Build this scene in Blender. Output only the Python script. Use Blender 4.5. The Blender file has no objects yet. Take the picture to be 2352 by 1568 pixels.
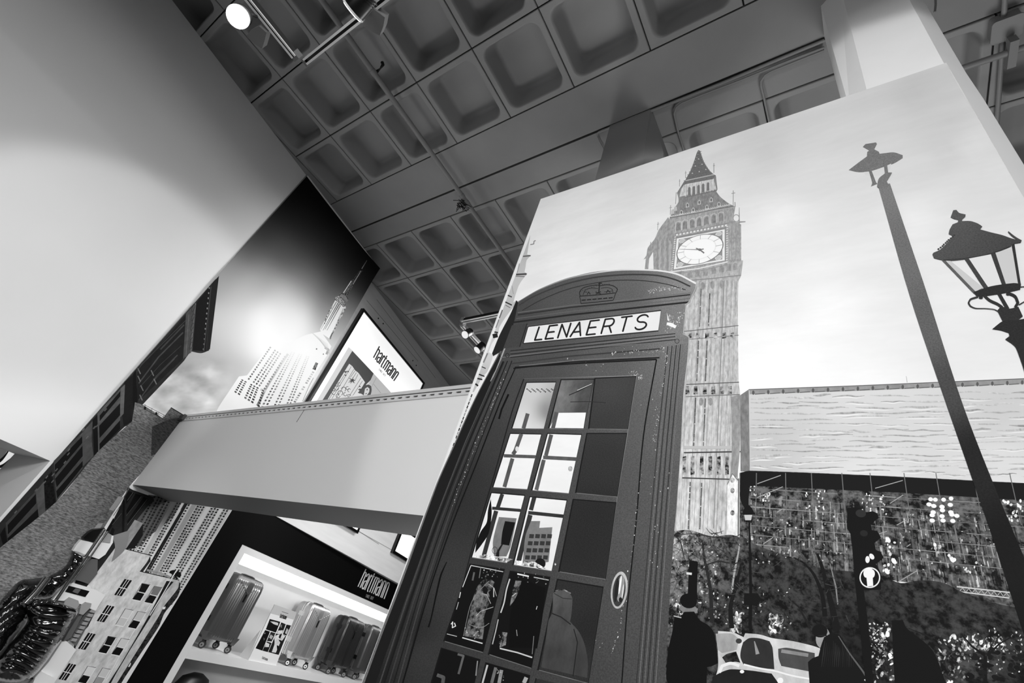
import bpy, bmesh, math, random
import numpy as np
from mathutils import Matrix, Vector, noise
from mathutils.geometry import tessellate_polygon

sc = bpy.context.scene
COL = sc.collection
random.seed(7)
# ---------------------------------------------------------------- camera
FPX = 1086.383
R = np.array([[0.81913371, 0.50870038, 0.26503563],
              [-0.12815614, 0.6126802, -0.77987113],
              [-0.55910283, 0.60485279, 0.56706008]])      # world -> camera (x right, y down, z forward)
EYE = np.array([0.0, 0.0, 1.5])
H = 4.0                                                     # metres from the eye up to the ceiling
cam_d = bpy.data.cameras.new('camera')
cam_d.sensor_fit = 'HORIZONTAL'; cam_d.sensor_width = 36.0
cam_d.lens = 36.0 * FPX / 2352.0
cam_d.clip_start = 0.02; cam_d.clip_end = 200
cam = bpy.data.objects.new('camera', cam_d); COL.objects.link(cam)
_r = np.stack([R[0], -R[1], -R[2]], axis=1)
_m = Matrix.Identity(4)
for _i in range(3):
    for _j in range(3):
        _m[_i][_j] = float(_r[_i, _j])
    _m[_i][3] = float(EYE[_i])
cam.matrix_world = _m
sc.camera = cam
# ---------------------------------------------------------------- world, exposure, lights
sc.view_settings.view_transform = 'Standard'
sc.view_settings.look = 'None'
sc.view_settings.gamma = 1.0
sc.view_settings.use_curve_mapping = False
sc.view_settings.exposure = 0.0
wd = bpy.data.worlds.new('world'); sc.world = wd; wd.use_nodes = True
wd.node_tree.nodes['Background'].inputs[0].default_value = (0.012, 0.012, 0.012, 1)
wd.node_tree.nodes['Background'].inputs[1].default_value = 1.0

def area_light(name, loc, to, sx, sy, power, spread=180):
    d = bpy.data.lights.new(name, 'AREA'); d.shape = 'RECTANGLE'; d.size = sx; d.size_y = sy
    d.energy = power; d.spread = math.radians(spread)
    o = bpy.data.objects.new(name, d); COL.objects.link(o)
    o.location = loc
    o.rotation_euler = (Vector(to) - Vector(loc)).to_track_quat('-Z', 'Y').to_euler()
    return o

def spot_light(name, loc, to, power, size=60, blend=0.5, radius=0.06):
    d = bpy.data.lights.new(name, 'SPOT'); d.energy = power; d.spot_size = math.radians(size)
    d.spot_blend = blend; d.shadow_soft_size = radius
    o = bpy.data.objects.new(name, d); COL.objects.link(o)
    o.location = loc
    o.rotation_euler = (Vector(to) - Vector(loc)).to_track_quat('-Z', 'Y').to_euler()
    return o

LAMPS = {
 'mural_low': ('A', (0.9, -3.0, 2.0), (-0.3, 1.46, 1.6), 2.6, 0.8, 41),
 'column_spot': ('S', (0.3, -1.9, 3.2), (0.0, 1.46, 2.9), 165, 64, 0.12, 0.05),
 'wall_wash': ('A', (1.8, -1.8, 3.4), (-4.7, 0.9, 1.9), 1.6, 0.8, 21),
 'wall_spot': ('S', (-1.9, -0.2, 3.6), (-4.72, 0.45, 3.0), 84, 52, 0.3, 0.10),
 'print_spot': ('S', (-1.8, 0.6, 2.6), (-4.9, 0.95, 1.1), 115, 50, 0.9, 0.10),
 'bounce_fill': ('S', (-2.4, 3.4, 1.0), (-0.9, 0.9, 5.5), 130, 84, 1.0, 0.4),  # unseen upward spot added in place of bounce light on the ceiling
 'bounce_fill_right': ('S', (1.2, 4.4, 0.6), (0.9, 1.2, 5.5), 300, 84, 1.0, 1.1),  # second unseen upward spot added as ceiling bounce, behind the mural
 'floor_fill': ('A', (-0.5, -1.5, 5.0), (-0.5, -1.4, 0.0), 5.0, 5.0, 46),  # added overhead area; its light off the floor fills the ceiling
 'aisle_lamp': ('S', (-1.6, 4.0, 2.2), (-5.4, 4.6, 2.5), 240, 60, 0.5, 0.15),
 'aisle_floor': ('A', (-2.0, 4.6, 4.9), (-2.0, 4.4, 0.0), 2.0, 2.0, 230),
 'spire_spot': ('S', (-2.6, 2.3, 4.7), (-4.95, 1.9, 4.1), 108, 70, 0.9, 0.10),
}
_pw = {}
for _n, _l in LAMPS.items():
    if _l[0] == 'A': area_light(_n, _l[1], _l[2], _l[3], _l[4], _pw.get(_n, _l[5]), {'mural_low': 100, 'wall_wash': 66, 'fascia_lamp': 80}.get(_n, 180))
    else: spot_light(_n, _l[1], _l[2], _pw.get(_n, _l[3]), _l[4], _l[5], _l[6])

# ---------------------------------------------------------------- helpers
def lin(v):
    v = max(0.0, min(1.0, v / 255.0))
    return v / 12.92 if v <= 0.04045 else ((v + 0.055) / 1.055) ** 2.4

def W(p):
    return (p[0] * H, p[1] * H, p[2] * H + 1.5)

def ray(u, v):
    return R.T @ np.array([u - 1176.0, v - 784.0, FPX])

def plane(azdeg, d_unit):
    a = math.radians(azdeg)
    return (np.array([math.cos(a), -math.sin(a), 0.0]), d_unit * H)

def on(pl, u, v, off=0.0):
    n, D = pl
    q = ray(u, v)
    DD = D - math.copysign(off, D)
    p = q * DD / float(n @ q) + EYE
    return (float(p[0]), float(p[1]), float(p[2]))

def onz(u, v, z):                       # point seen at (u, v) on the horizontal plane at world height z
    q = ray(u, v); p = q * (z - 1.5) / q[2] + EYE
    return (float(p[0]), float(p[1]), float(p[2]))

def ony(u, v, y):
    q = ray(u, v); p = q * y / q[1] + EYE
    return (float(p[0]), float(p[1]), float(p[2]))

FRONT = (np.array([0.0, 1.0, 0.0]), 1.4612)        # face of the big city mural
WALL1 = plane(-9.57, -1.1440)
WALL2 = plane(-9.19, -1.1422)
CONC = plane(-12.0, None or -1.1795)
UNIT = plane(-14.0, -1.145366)

_mats = {}
def mat(name, v, rough=0.6, metal=0.0, spec=0.5, noise_amt=0.0, scale=8.0, bump=0.0, coat=0.0, stretch=None, emit=None):
    if name in _mats: return _mats[name]
    m = bpy.data.materials.new(name); m.use_nodes = True
    nt = m.node_tree; b = nt.nodes['Principled BSDF']
    c = lin(v)
    b.inputs['Base Color'].default_value = (c, c, c, 1)
    b.inputs['Roughness'].default_value = rough
    b.inputs['Metallic'].default_value = metal
    b.inputs['Specular IOR Level'].default_value = spec
    b.inputs['Coat Weight'].default_value = coat
    if emit is not None:
        b.inputs['Emission Color'].default_value = (1, 1, 1, 1)
        b.inputs['Emission Strength'].default_value = emit
    if noise_amt or bump:
        tc = nt.nodes.new('ShaderNodeTexCoord')
        mp = nt.nodes.new('ShaderNodeMapping')
        mp.inputs['Scale'].default_value = stretch or (1, 1, 1)
        nz = nt.nodes.new('ShaderNodeTexNoise')
        nz.inputs['Scale'].default_value = scale; nz.inputs['Detail'].default_value = 6
        nt.links.new(tc.outputs['Object'], mp.inputs['Vector'])
        nt.links.new(mp.outputs['Vector'], nz.inputs['Vector'])
        if noise_amt:
            mr = nt.nodes.new('ShaderNodeMapRange')
            mr.inputs['From Min'].default_value = 0.3; mr.inputs['From Max'].default_value = 0.7
            mr.inputs['To Min'].default_value = c * (1 - noise_amt); mr.inputs['To Max'].default_value = min(1, c * (1 + noise_amt))
            cb = nt.nodes.new('ShaderNodeCombineColor')
            nt.links.new(nz.outputs['Fac'], mr.inputs['Value'])
            for k in range(3): nt.links.new(mr.outputs['Result'], cb.inputs[k])
            nt.links.new(cb.outputs['Color'], b.inputs['Base Color'])
        if bump:
            bp = nt.nodes.new('ShaderNodeBump'); bp.inputs['Strength'].default_value = bump; bp.inputs['Distance'].default_value = 0.01
            nt.links.new(nz.outputs['Fac'], bp.inputs['Height'])
            nt.links.new(bp.outputs['Normal'], b.inputs['Normal'])
    _mats[name] = m
    return m

def print_mat(name, amp, scale, stretch=(1, 1, 1), contrast=(0.35, 0.65), rough=0.7, spec=0.15, scale2=None):
    """printed ink: the ink's grey comes from the mesh attribute 'ink', the mottling from noise"""
    m = bpy.data.materials.new(name); m.use_nodes = True
    nt = m.node_tree; b = nt.nodes['Principled BSDF']
    b.inputs['Roughness'].default_value = rough
    b.inputs['Specular IOR Level'].default_value = spec
    at = nt.nodes.new('ShaderNodeAttribute'); at.attribute_name = 'ink'
    if amp:
        tc = nt.nodes.new('ShaderNodeTexCoord'); mp = nt.nodes.new('ShaderNodeMapping')
        mp.inputs['Scale'].default_value = stretch
        nz = nt.nodes.new('ShaderNodeTexNoise'); nz.inputs['Scale'].default_value = scale
        nz.inputs['Detail'].default_value = 5; nz.inputs['Roughness'].default_value = 0.65
        mr = nt.nodes.new('ShaderNodeMapRange')
        mr.inputs['From Min'].default_value = contrast[0]; mr.inputs['From Max'].default_value = contrast[1]
        mr.inputs['To Min'].default_value = 1 - amp; mr.inputs['To Max'].default_value = 1 + amp
        vm = nt.nodes.new('ShaderNodeVectorMath'); vm.operation = 'SCALE'
        nt.links.new(tc.outputs['Object'], mp.inputs['Vector']); nt.links.new(mp.outputs['Vector'], nz.inputs['Vector'])
        nt.links.new(nz.outputs['Fac'], mr.inputs['Value'])
        nt.links.new(at.outputs['Color'], vm.inputs[0]); nt.links.new(mr.outputs['Result'], vm.inputs['Scale'])
        nt.links.new(vm.outputs['Vector'], b.inputs['Base Color'])
    else:
        nt.links.new(at.outputs['Color'], b.inputs['Base Color'])
    return m

INKS = [print_mat('ink_flat', 0, 1),
        print_mat('ink_grain', 0.26, 240),
        print_mat('ink_stone', 0.26, 70, stretch=(1.6, 1, .5), contrast=(0.34, 0.66)),
        print_mat('ink_foliage', 0.95, 60, contrast=(0.40, 0.62)),
        print_mat('ink_brick', 0.6, 34, stretch=(1.0, 1.0, 3.6), contrast=(0.36, 0.64)),
        print_mat('ink_cloud', 0.05, 1.6, stretch=(1.0, 1, 3.0), contrast=(0.35, 0.65)),
        print_mat('ink_weathered', 0.28, 22, stretch=(1, 1, 0.6), contrast=(0.3, 0.7)),
        print_mat('ink_backlit', 0, 1)]
_b = INKS[7].node_tree.nodes['Principled BSDF']; _a = [n for n in INKS[7].node_tree.nodes if n.type == 'ATTRIBUTE'][0]
INKS[7].node_tree.links.new(_a.outputs['Color'], _b.inputs['Emission Color']); _b.inputs['Emission Strength'].default_value = 0.85
for _l in list(INKS[7].node_tree.links):
    if _l.to_socket == _b.inputs['Base Color']: INKS[7].node_tree.links.remove(_l)
_b.inputs['Base Color'].default_value = (0.1, 0.1, 0.1, 1)
FLAT, GRAIN, STONE, LEAF, BRICK, CLOUD, WEATH, LIT = range(8)

def new_obj(name, verts, faces, m, parent=None, smooth=False):
    me = bpy.data.meshes.new(name)
    me.from_pydata([tuple(map(float, v)) for v in verts], [], faces)
    me.update()
    for mm in (m if isinstance(m, (list, tuple)) else [m]): me.materials.append(mm)
    if smooth:
        me.polygons.foreach_set('use_smooth', [True] * len(me.polygons))
    o = bpy.data.objects.new(name, me); COL.objects.link(o)
    if parent: o.parent = parent
    return o

def tag(o, label=None, cat=None, group=None, kind=None):
    if label: o['label'] = label
    if cat: o['category'] = cat
    if group: o['group'] = group
    if kind: o['kind'] = kind
    return o

def thing(name, label, cat, group=None, loc=(0, 0, 0)):
    o = bpy.data.objects.new(name, None); COL.objects.link(o); o.location = loc
    return tag(o, label, cat, group)

class MB:
    """collects shapes into one mesh"""
    def __init__(s): s.v = []; s.f = []; s.sm = []
    def add(s, vs, fs, smooth=False):
        k = len(s.v); s.v += [tuple(map(float, p)) for p in vs]
        s.f += [tuple(i + k for i in f) for f in fs]; s.sm += [smooth] * len(fs)
        return s
    def hexa(s, c8):
        """8 corners: bottom loop 0-3, top loop 4-7"""
        return s.add(c8, [(3, 2, 1, 0), (4, 5, 6, 7), (0, 1, 5, 4), (1, 2, 6, 5), (2, 3, 7, 6), (3, 0, 4, 7)])
    def box(s, a, b):
        (x0, y0, z0), (x1, y1, z1) = a, b
        return s.hexa([(x0, y0, z0), (x1, y0, z0), (x1, y1, z0), (x0, y1, z0), (x0, y0, z1), (x1, y0, z1), (x1, y1, z1), (x0, y1, z1)])
    def obox(s, o, ax, ay, az):
        """box from corner o with edge vectors"""
        o, ax, ay, az = map(np.array, (o, ax, ay, az))
        return s.hexa([o, o + ax, o + ax + ay, o + ay, o + az, o + ax + az, o + ax + ay + az, o + ay + az])
    def tube(s, pts, r, n=10, caps=True):
        pts = [np.array(p, float) for p in pts]; rings = []
        up = np.array([0.123, 0.456, 0.88])
        for i, p in enumerate(pts):
            t = pts[min(i + 1, len(pts) - 1)] - pts[max(i - 1, 0)]; t /= np.linalg.norm(t) + 1e-12
            a = np.cross(t, up); a /= np.linalg.norm(a) + 1e-12; b = np.cross(t, a)
            rr = r[i] if isinstance(r, (list, tuple)) else r
            rings.append([p + rr * (math.cos(2 * math.pi * k / n) * a + math.sin(2 * math.pi * k / n) * b) for k in range(n)])
        vs = [q for rg in rings for q in rg]
        fs = [(i * n + k, i * n + (k + 1) % n, (i + 1) * n + (k + 1) % n, (i + 1) * n + k) for i in range(len(pts) - 1) for k in range(n)]
        s.add(vs, fs, True)
        if caps: s.add(rings[0], [tuple(range(n))[::-1]]); s.add(rings[-1], [tuple(range(n))])
        return s
    def prism(s, poly3, vec):
        """closed outline of 3d points extruded by vec"""
        n = len(poly3); vec = np.array(vec); a = [np.array(p, float) for p in poly3]
        return s.add(a + [p + vec for p in a], [tuple(range(n))[::-1], tuple(range(n, 2 * n))] + [(i, (i + 1) % n, n + (i + 1) % n, n + i) for i in range(n)])
    def build(s, name, m, parent=None):
        o = new_obj(name, s.v, s.f, m, parent)
        o.data.polygons.foreach_set('use_smooth', s.sm)
        bm = bmesh.new(); bm.from_mesh(o.data); bmesh.ops.recalc_face_normals(bm, faces=bm.faces); bm.to_mesh(o.data); bm.free()
        return o

def gfield(samples, sig):
    """smooth grey value: Gaussian-weighted mean of (u, v, value) samples"""
    S = np.array(samples, float)
    def f(u, v):
        d = (S[:, 0] - u) ** 2 + (S[:, 1] - v) ** 2
        w = np.exp(-(d - d.min()) / (2 * sig * sig))
        return float((w * S[:, 2]).sum() / w.sum())
    return f

def field(samples, p=2.2):
    """smooth grey value interpolated between (u, v, value) samples"""
    S = np.array(samples, float)
    def f(u, v):
        d = (S[:, 0] - u) ** 2 + (S[:, 1] - v) ** 2 + 400.0
        w = d ** (-p / 2)
        return float((w * S[:, 2]).sum() / w.sum())
    return f

def crop(ox, oy, s):
    def f(*pts):
        if len(pts) == 1 and isinstance(pts[0], list): pts = pts[0]
        return [(ox + x / s, oy + y / s) for x, y in pts]
    return f

def _cr(p0, p1, p2, p3, t):
    return tuple(.5 * (2 * b + (c - a) * t + (2 * a - 5 * b + 4 * c - d) * t * t + (-a + 3 * b - 3 * c + d) * t ** 3) for a, b, c, d in zip(p0, p1, p2, p3))
def _turn(a, b, c):
    v1 = (b[0] - a[0], b[1] - a[1]); v2 = (c[0] - b[0], c[1] - b[1]); l1 = math.hypot(*v1); l2 = math.hypot(*v2)
    if l1 < 1e-6 or l2 < 1e-6: return 180
    return math.degrees(math.acos(max(-1, min(1, (v1[0] * v2[0] + v1[1] * v2[1]) / l1 / l2))))
def smooth_path(pts, closed, lim=38, seg=4.0):
    """round the gentle bends of an outline, keep its sharp corners"""
    n = len(pts)
    if n < 4: return list(pts)
    T = [_turn(pts[i - 1], pts[i], pts[(i + 1) % n]) if closed or 0 < i < n - 1 else 0 for i in range(n)]
    out = []
    for i in range(n if closed else n - 1):
        p1, p2 = pts[i], pts[(i + 1) % n]; out.append(p1)
        s1, s2 = T[i] < lim, T[(i + 1) % n] < lim
        L = math.dist(p1[:2], p2[:2])
        if (s1 or s2) and L > seg and max(T[i] if s1 else 0, T[(i + 1) % n] if s2 else 0) > 2.5:
            p0 = pts[i - 1] if s1 and (closed or i > 0) else tuple(2 * a - b for a, b in zip(p1, p2))
            p3 = pts[(i + 2) % n] if s2 and (closed or i < n - 2) else tuple(2 * b - a for a, b in zip(p1, p2))
            d0, d3 = math.dist(p0[:2], p1[:2]) or 1, math.dist(p3[:2], p2[:2]) or 1
            p0 = tuple(a + (b - a) * min(1, L / d0) for a, b in zip(p1, p0)); p3 = tuple(a + (b - a) * min(1, L / d3) for a, b in zip(p2, p3))
            k = min(6, max(2, int(L / seg)))
            out += [_cr(p0, p1, p2, p3, j / k) for j in range(1, k)]
    if not closed: out.append(pts[-1])
    return out

class Print:
    """flat printed artwork lying on a wall plane; each sheet of ink sits a fraction of a millimetre proud of the last"""
    STEP = 0.000012
    STACK = {}
    ext = True
    def __init__(s, pl, base=0.0):
        s.pl = pl; s.base = 0.0003; s.key = round(pl[1], 4); Print.STACK.setdefault(s.key, [np.zeros((0, 4)), np.zeros(0)]); s.reset()
    def reset(s): s.v = []; s.f = []; s.c = []; s.mi = []; s.L = 0
    def up(s): return s
    def _lay(s, pts):
        """the sheet lies just above every earlier sheet it touches"""
        st = Print.STACK[s.key]
        b = [min(p[0] for p in pts) - .3, min(p[1] for p in pts) - .3, max(p[0] for p in pts) + .3, max(p[1] for p in pts) + .3]
        B, Lr = st[0], st[1]
        n = s.cnt = st[2] if len(st) > 2 else 0
        if n:
            m = (B[:n, 0] < b[2]) & (B[:n, 2] > b[0]) & (B[:n, 1] < b[3]) & (B[:n, 3] > b[1])
            L = float(Lr[:n][m].max()) + 1 if m.any() else 1
        else: L = 1
        if n >= len(Lr):
            B = np.concatenate([B, np.zeros((4096, 4))]); Lr = np.concatenate([Lr, np.zeros(4096)])
        B[n] = b; Lr[n] = L
        Print.STACK[s.key] = [B, Lr, n + 1]
        s.L = L
    def _tri(s, a, b, c, col, m, depth=0):
        if callable(col):
            L = max(math.dist(a, b), math.dist(b, c), math.dist(c, a))
            if L > s.maxe and depth < 7:
                ab = ((a[0] + b[0]) / 2, (a[1] + b[1]) / 2); bc = ((c[0] + b[0]) / 2, (c[1] + b[1]) / 2); ca = ((a[0] + c[0]) / 2, (a[1] + c[1]) / 2)
                for t in ((a, ab, ca), (ab, b, bc), (ca, bc, c), (ab, bc, ca)): s._tri(*t, col, m, depth + 1)
                return
        k = len(s.v)
        for p in (a, b, c):
            u, v = p
            if s.ext and v > 1576:              # carry the artwork on below the picture, down to the floor
                v2 = 1576 + (v - 1576) * 10; u += (u - 1684) * (v2 - v) / (v + 710); v = v2
            w = on(s.pl, u, v, s.base + s.L * s.STEP)
            if w[2] < 0.006 or w[2] > 5.6: w = (w[0], w[1], 0.006)
            if s.pl is FRONT and w[0] > 0.5505: w = (0.5505, w[1], w[2])
            s.v.append(w); s.c.append(lin(col(p[0], p[1])) if callable(col) else s.cc)
        s.f.append((k, k + 1, k + 2)); s.mi.append(m)
    def poly(s, pts, col, m=0, maxe=60, raw=False):
        s.maxe = maxe
        if len(pts) > 4 and not raw: pts = smooth_path([tuple(p) for p in pts], True)
        s._lay(pts)
        if not callable(col): s.cc = lin(col)
        if len(pts) == 3: tris = [(0, 1, 2)]
        elif len(pts) == 4 and not callable(col): tris = [(0, 1, 2), (0, 2, 3)]
        else: tris = tessellate_polygon([[Vector((x, y, 0)) for x, y in pts]])
        for t in tris: s._tri(pts[t[0]], pts[t[1]], pts[t[2]], col, m)
        return s
    def line(s, pts, w, col, m=0, cap=False):
        if len(pts) >= 3 and not cap:
            ww = list(w) if isinstance(w, (list, tuple)) else [w] * len(pts)
            q = smooth_path([(p[0], p[1], ww[i]) for i, p in enumerate(pts)] if len(pts) > 3 else [(p[0], p[1], ww[i]) for i, p in enumerate(pts)], False, 50, 5.0)
            pts = [(p[0], p[1]) for p in q]; w = [p[2] for p in q]
        n = len(pts)
        for i in range(n - 1):
            (x0, y0), (x1, y1) = pts[i], pts[i + 1]
            dx, dy = x1 - x0, y1 - y0; L = math.hypot(dx, dy) or 1e-6
            w0 = (w[i] if isinstance(w, (list, tuple)) else w) / 2; w1 = (w[i + 1] if isinstance(w, (list, tuple)) else w) / 2
            nx, ny = -dy / L, dx / L
            e = 0.35 * min(w0, w1) if 0 < i < n - 1 else 0
            s.poly([(x0 + nx * w0, y0 + ny * w0), (x1 + nx * w1, y1 + ny * w1), (x1 - nx * w1, y1 - ny * w1), (x0 - nx * w0, y0 - ny * w0)], col, m)
            if (i > 0 or cap) and w0 > 0.5: s.ell(x0, y0, w0, w0, 0, col, m, 8)
            if i == n - 2 and cap and w1 > 0.5: s.ell(x1, y1, w1, w1, 0, col, m, 8)
        return s
    def ell(s, x, y, rx, ry, rot, col, m=0, n=20, a0=0, a1=360):
        c, sn = math.cos(math.radians(rot)), math.sin(math.radians(rot))
        P = []
        for k in range(n if a1 - a0 >= 360 else n + 1):
            t = math.radians(a0 + (a1 - a0) * k / n); a, b = rx * math.cos(t), ry * math.sin(t)
            P.append((x + a * c - b * sn, y + a * sn + b * c))
        return s.poly(P, col, m, raw=True)
    def ring(s, x, y, rx, ry, rot, w, col, m=0, n=28, a0=0, a1=360):
        c, sn = math.cos(math.radians(rot)), math.sin(math.radians(rot))
        P = []
        for k in range(n + 1):
            t = math.radians(a0 + (a1 - a0) * k / n); a, b = rx * math.cos(t), ry * math.sin(t)
            P.append((x + a * c - b * sn, y + a * sn + b * c))
        for i in range(n):
            s.line(P[i:i + 2], w, col, m)
        return s
    def build(s, name, parent=None, label=None, thick=True):
        me = bpy.data.meshes.new(name); me.from_pydata(s.v, [], s.f); me.update()
        for mm in INKS: me.materials.append(mm)
        me.polygons.foreach_set('material_index', s.mi)
        at = me.color_attributes.new('ink', 'FLOAT_COLOR', 'POINT')
        buf = np.ones((len(s.v), 4), np.float32); buf[:, :3] = np.array(s.c, np.float32)[:, None]
        at.data.foreach_set('color', buf.ravel())
        o = bpy.data.objects.new(name, me); COL.objects.link(o)
        if parent: o.parent = parent
        if label: o['label'] = label
        base = s.base; s.reset(); return o

def quadmap(q):
    """unit square (x right, y up; q = BL, BR, TR, TL) -> pixel"""
    (x0, y0), (x1, y1), (x2, y2), (x3, y3) = q
    dx1, dx2, dx3 = x1 - x2, x3 - x2, x0 - x1 + x2 - x3
    dy1, dy2, dy3 = y1 - y2, y3 - y2, y0 - y1 + y2 - y3
    den = dx1 * dy2 - dx2 * dy1
    g = (dx3 * dy2 - dx2 * dy3) / den; h = (dx1 * dy3 - dx3 * dy1) / den
    a, b, c = x1 - x0 + g * x1, x3 - x0 + h * x3, x0
    d, e, f = y1 - y0 + g * y1, y3 - y0 + h * y3, y0
    return lambda x, y: ((a * x + b * y + c) / (g * x + h * y + 1), (d * x + e * y + f) / (g * x + h * y + 1))

# ================================================================ THE SETTING
CONC = plane(-11.8, -1.1827)
m_conc = mat('painted_concrete_ceiling', 156, 0.75, noise_amt=0.07, scale=2.2, bump=0.06)
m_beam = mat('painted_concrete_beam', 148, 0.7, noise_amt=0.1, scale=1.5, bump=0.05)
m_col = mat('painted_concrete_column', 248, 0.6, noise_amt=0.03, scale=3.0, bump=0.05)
m_wall = mat('white_emulsion_wall', 226, 0.55, noise_amt=0.02, scale=1.2)
m_cwall = mat('board_marked_concrete_wall', 222, 0.7, noise_amt=0.05, scale=2.0, bump=0.15, stretch=(1, 1, 9))
m_floor = mat('shop_floor', 100, 0.5, noise_amt=0.1, scale=3)
m_shell = mat('back_of_shop_wall', 56, 0.8)
m_dark = mat('dark_void', 22, 0.9)

def st(o): o['kind'] = 'structure'; return o
Z = lambda z: z * H + 1.5
TOP = 5.5
mb = MB().box((-9, -7, -0.2), (8, 13, 0)); st(mb.build('floor', m_floor))
mb = MB().box((-9, -7.2, 0), (8, -7, 6)); st(mb.build('wall_back', m_shell))
mb = MB().box((8, -7, 0), (8.2, 13, 6)); st(mb.build('wall_right', m_shell))
mb = MB().box((-9, 13, 0), (8, 13.2, 6)); st(mb.build('wall_front', m_shell))
mb = MB().box((-9.2, -7, 0), (-9, 13, 6)); st(mb.build('wall_outer', m_shell))

# --- waffle ceiling
X0, Y0, PX, PY, GAP = -1.1781757 * H, 0.336519 * H, 0.160679 * H, 0.158750 * H, 0.173597 * H
SEAM = 0.4392 * H
mb = MB().box((-9, -7, 5.86), (8, 13, 6.0))
ceil = st(mb.build('ceiling', m_conc))
def coffer_mesh():
    def rr(hx, hy, r, z, n=6):
        P = []
        for cx_, cy_, a0 in ((hx - r, hy - r, 0), (-hx + r, hy - r, 90), (-hx + r, -hy + r, 180), (hx - r, -hy + r, 270)):
            for k in range(n + 1):
                t = math.radians(a0 + 90 * k / n); P.append((cx_ + r * math.cos(t), cy_ + r * math.sin(t), z))
        return P
    hx, hy = PX / 2 - 0.005, PY / 2 - 0.005
    p = PX
    rings = [rr(hx, hy, 0.002, 0.12), rr(hx, hy, 0.002, 0.004), rr(hx - 0.004, hy - 0.004, 0.002, 0.0),
             rr(0.427 * p, 0.427 * p, 0.125 * p, 0.0), rr(0.413 * p, 0.413 * p, 0.125 * p, 0.008),
             rr(0.404 * p, 0.404 * p, 0.12 * p, 0.028), rr(0.365 * p, 0.365 * p, 0.10 * p, 0.175),
             rr(0.352 * p, 0.352 * p, 0.09 * p, 0.203), rr(0.325 * p, 0.325 * p, 0.07 * p, 0.212)]
    n = len(rings[0]); vs = [q for r in rings for q in r]; fs = []; sm = []
    for i in range(len(rings) - 1):
        for k in range(n):
            fs.append((i * n + k, i * n + (k + 1) % n, (i + 1) * n + (k + 1) % n, (i + 1) * n + k)); sm.append(i >= 3)
    fs.append(tuple(range((len(rings) - 1) * n, len(rings) * n))); sm.append(True)
    me = bpy.data.meshes.new('coffer'); me.from_pydata(vs, [], fs); me.materials.append(m_conc)
    me.polygons.foreach_set('use_smooth', sm)
    bm = bmesh.new(); bm.from_mesh(me); bmesh.ops.recalc_face_normals(bm, faces=bm.faces)
    bm.faces.ensure_lookup_table()
    if bm.faces[-1].normal.z > 0: bmesh.ops.reverse_faces(bm, faces=bm.faces)
    bm.to_mesh(me); bm.free()
    return me
cm = coffer_mesh()
def place_coffer(i, j, sec):
    x = X0 + (i + 0.5) * PX
    y = Y0 - (j + 0.5) * PY if sec == 0 else Y0 + GAP + (j + 0.5) * PY
    o = bpy.data.objects.new('coffer', cm); COL.objects.link(o); o.location = (x, y, TOP); o.parent = ceil
for i in range(0, 10):
    for j in range(0, 6): place_coffer(i, j, 0)
for i in range(-1, 12):
    for j in range(0, 7): place_coffer(i, j, 1)
# soffit margins, beams
def beam(name, a, b): return MB().box(a, b).build(name, m_beam, ceil)
beam('beam', (-9, Y0 + 0.005, TOP), (8, SEAM, 5.86))
beam('beam', (-9, SEAM + 0.026, TOP + 0.012), (8, Y0 + GAP - 0.005, 5.86))
beam('soffit_margin', (-9, Y0 - 6 * PY, TOP), (X0 - 0.005, Y0 - 0.005, 5.86))
beam('soffit_margin', (-9, Y0 + GAP + 0.005, TOP), (X0 - PX - 0.005, 12.9, 5.86))
beam('soffit_margin', (-9, -7, TOP), (8, Y0 - 6 * PY - 0.01, 5.86))
beam('soffit_margin', (X0 - PX + 0.005, Y0 + GAP + 7 * PY + 0.01, TOP), (8, 12.9, 5.86))
beam('soffit_margin', (X0 + 10 * PX + 0.005, Y0 - 6 * PY + 0.01, TOP), (8, Y0 - 0.005, 5.86))

# --- wall left: plain white wall with an opening low down; the printed wall carries on from it
def onwall(pl, u, v, off=0): return np.array(on(pl, u, v, off))
n1 = WALL1[0]; s1 = np.array([-n1[1] * -1, 0, 0])
def wpt(pl, y_world, z_world, off=0.0):
    """point on a wall plane at a given world y"""
    n, D = pl; DD = D - math.copysign(off, D)
    return np.array([(DD - n[1] * y_world) / n[0], y_world, z_world])
yc = on(WALL1, 704, 404)[1]
zl = on(WALL1, 122, 1061)[2]
th = -n1 * 0.62
mb = MB()
mb.prism([wpt(WALL1, -6.9, zl), wpt(WALL1, yc, zl), wpt(WALL1, yc, TOP), wpt(WALL1, -6.9, TOP)], th)
wl = st(mb.build('wall_left', m_wall))
mb = MB(); mb.obox(wpt(WALL1, yc, zl), wpt(WALL1, yc - 0.010, zl) - wpt(WALL1, yc, zl), n1 * 0.004, (0, 0, TOP - zl))
mb.build('corner_bead', mat('corner_bead_grey', 150, 0.4), wl)
n2 = WALL2[0]
y2 = on(WALL2, 872, 617)[1]
mb = MB(); mb.prism([wpt(WALL2, yc + 0.004, 0), wpt(WALL2, y2, 0), wpt(WALL2, y2, TOP), wpt(WALL2, yc + 0.004, TOP)], -n2 * 0.3)
wp = st(mb.build('wall_printed', m_wall))
mb = MB(); mb.prism([wpt(WALL1, yc - 0.002, 0) + n1*0, wpt(WALL1, yc - 0.03, 0), wpt(WALL1, yc - 0.03, zl), wpt(WALL1, yc - 0.002, zl)], th)
st(mb.build('trim_1', m_wall))
# room seen through the low opening
mb = MB().prism([wpt(WALL1, -2.5, 0) - n1 * 1.5, wpt(WALL1, yc + 0.3, 0) - n1 * 1.5, wpt(WALL1, yc + 0.3, 3) - n1 * 1.5, wpt(WALL1, -2.5, 3) - n1 * 1.5], -n1 * 0.05)
st(mb.build('wall_alcove', m_wall))

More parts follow.
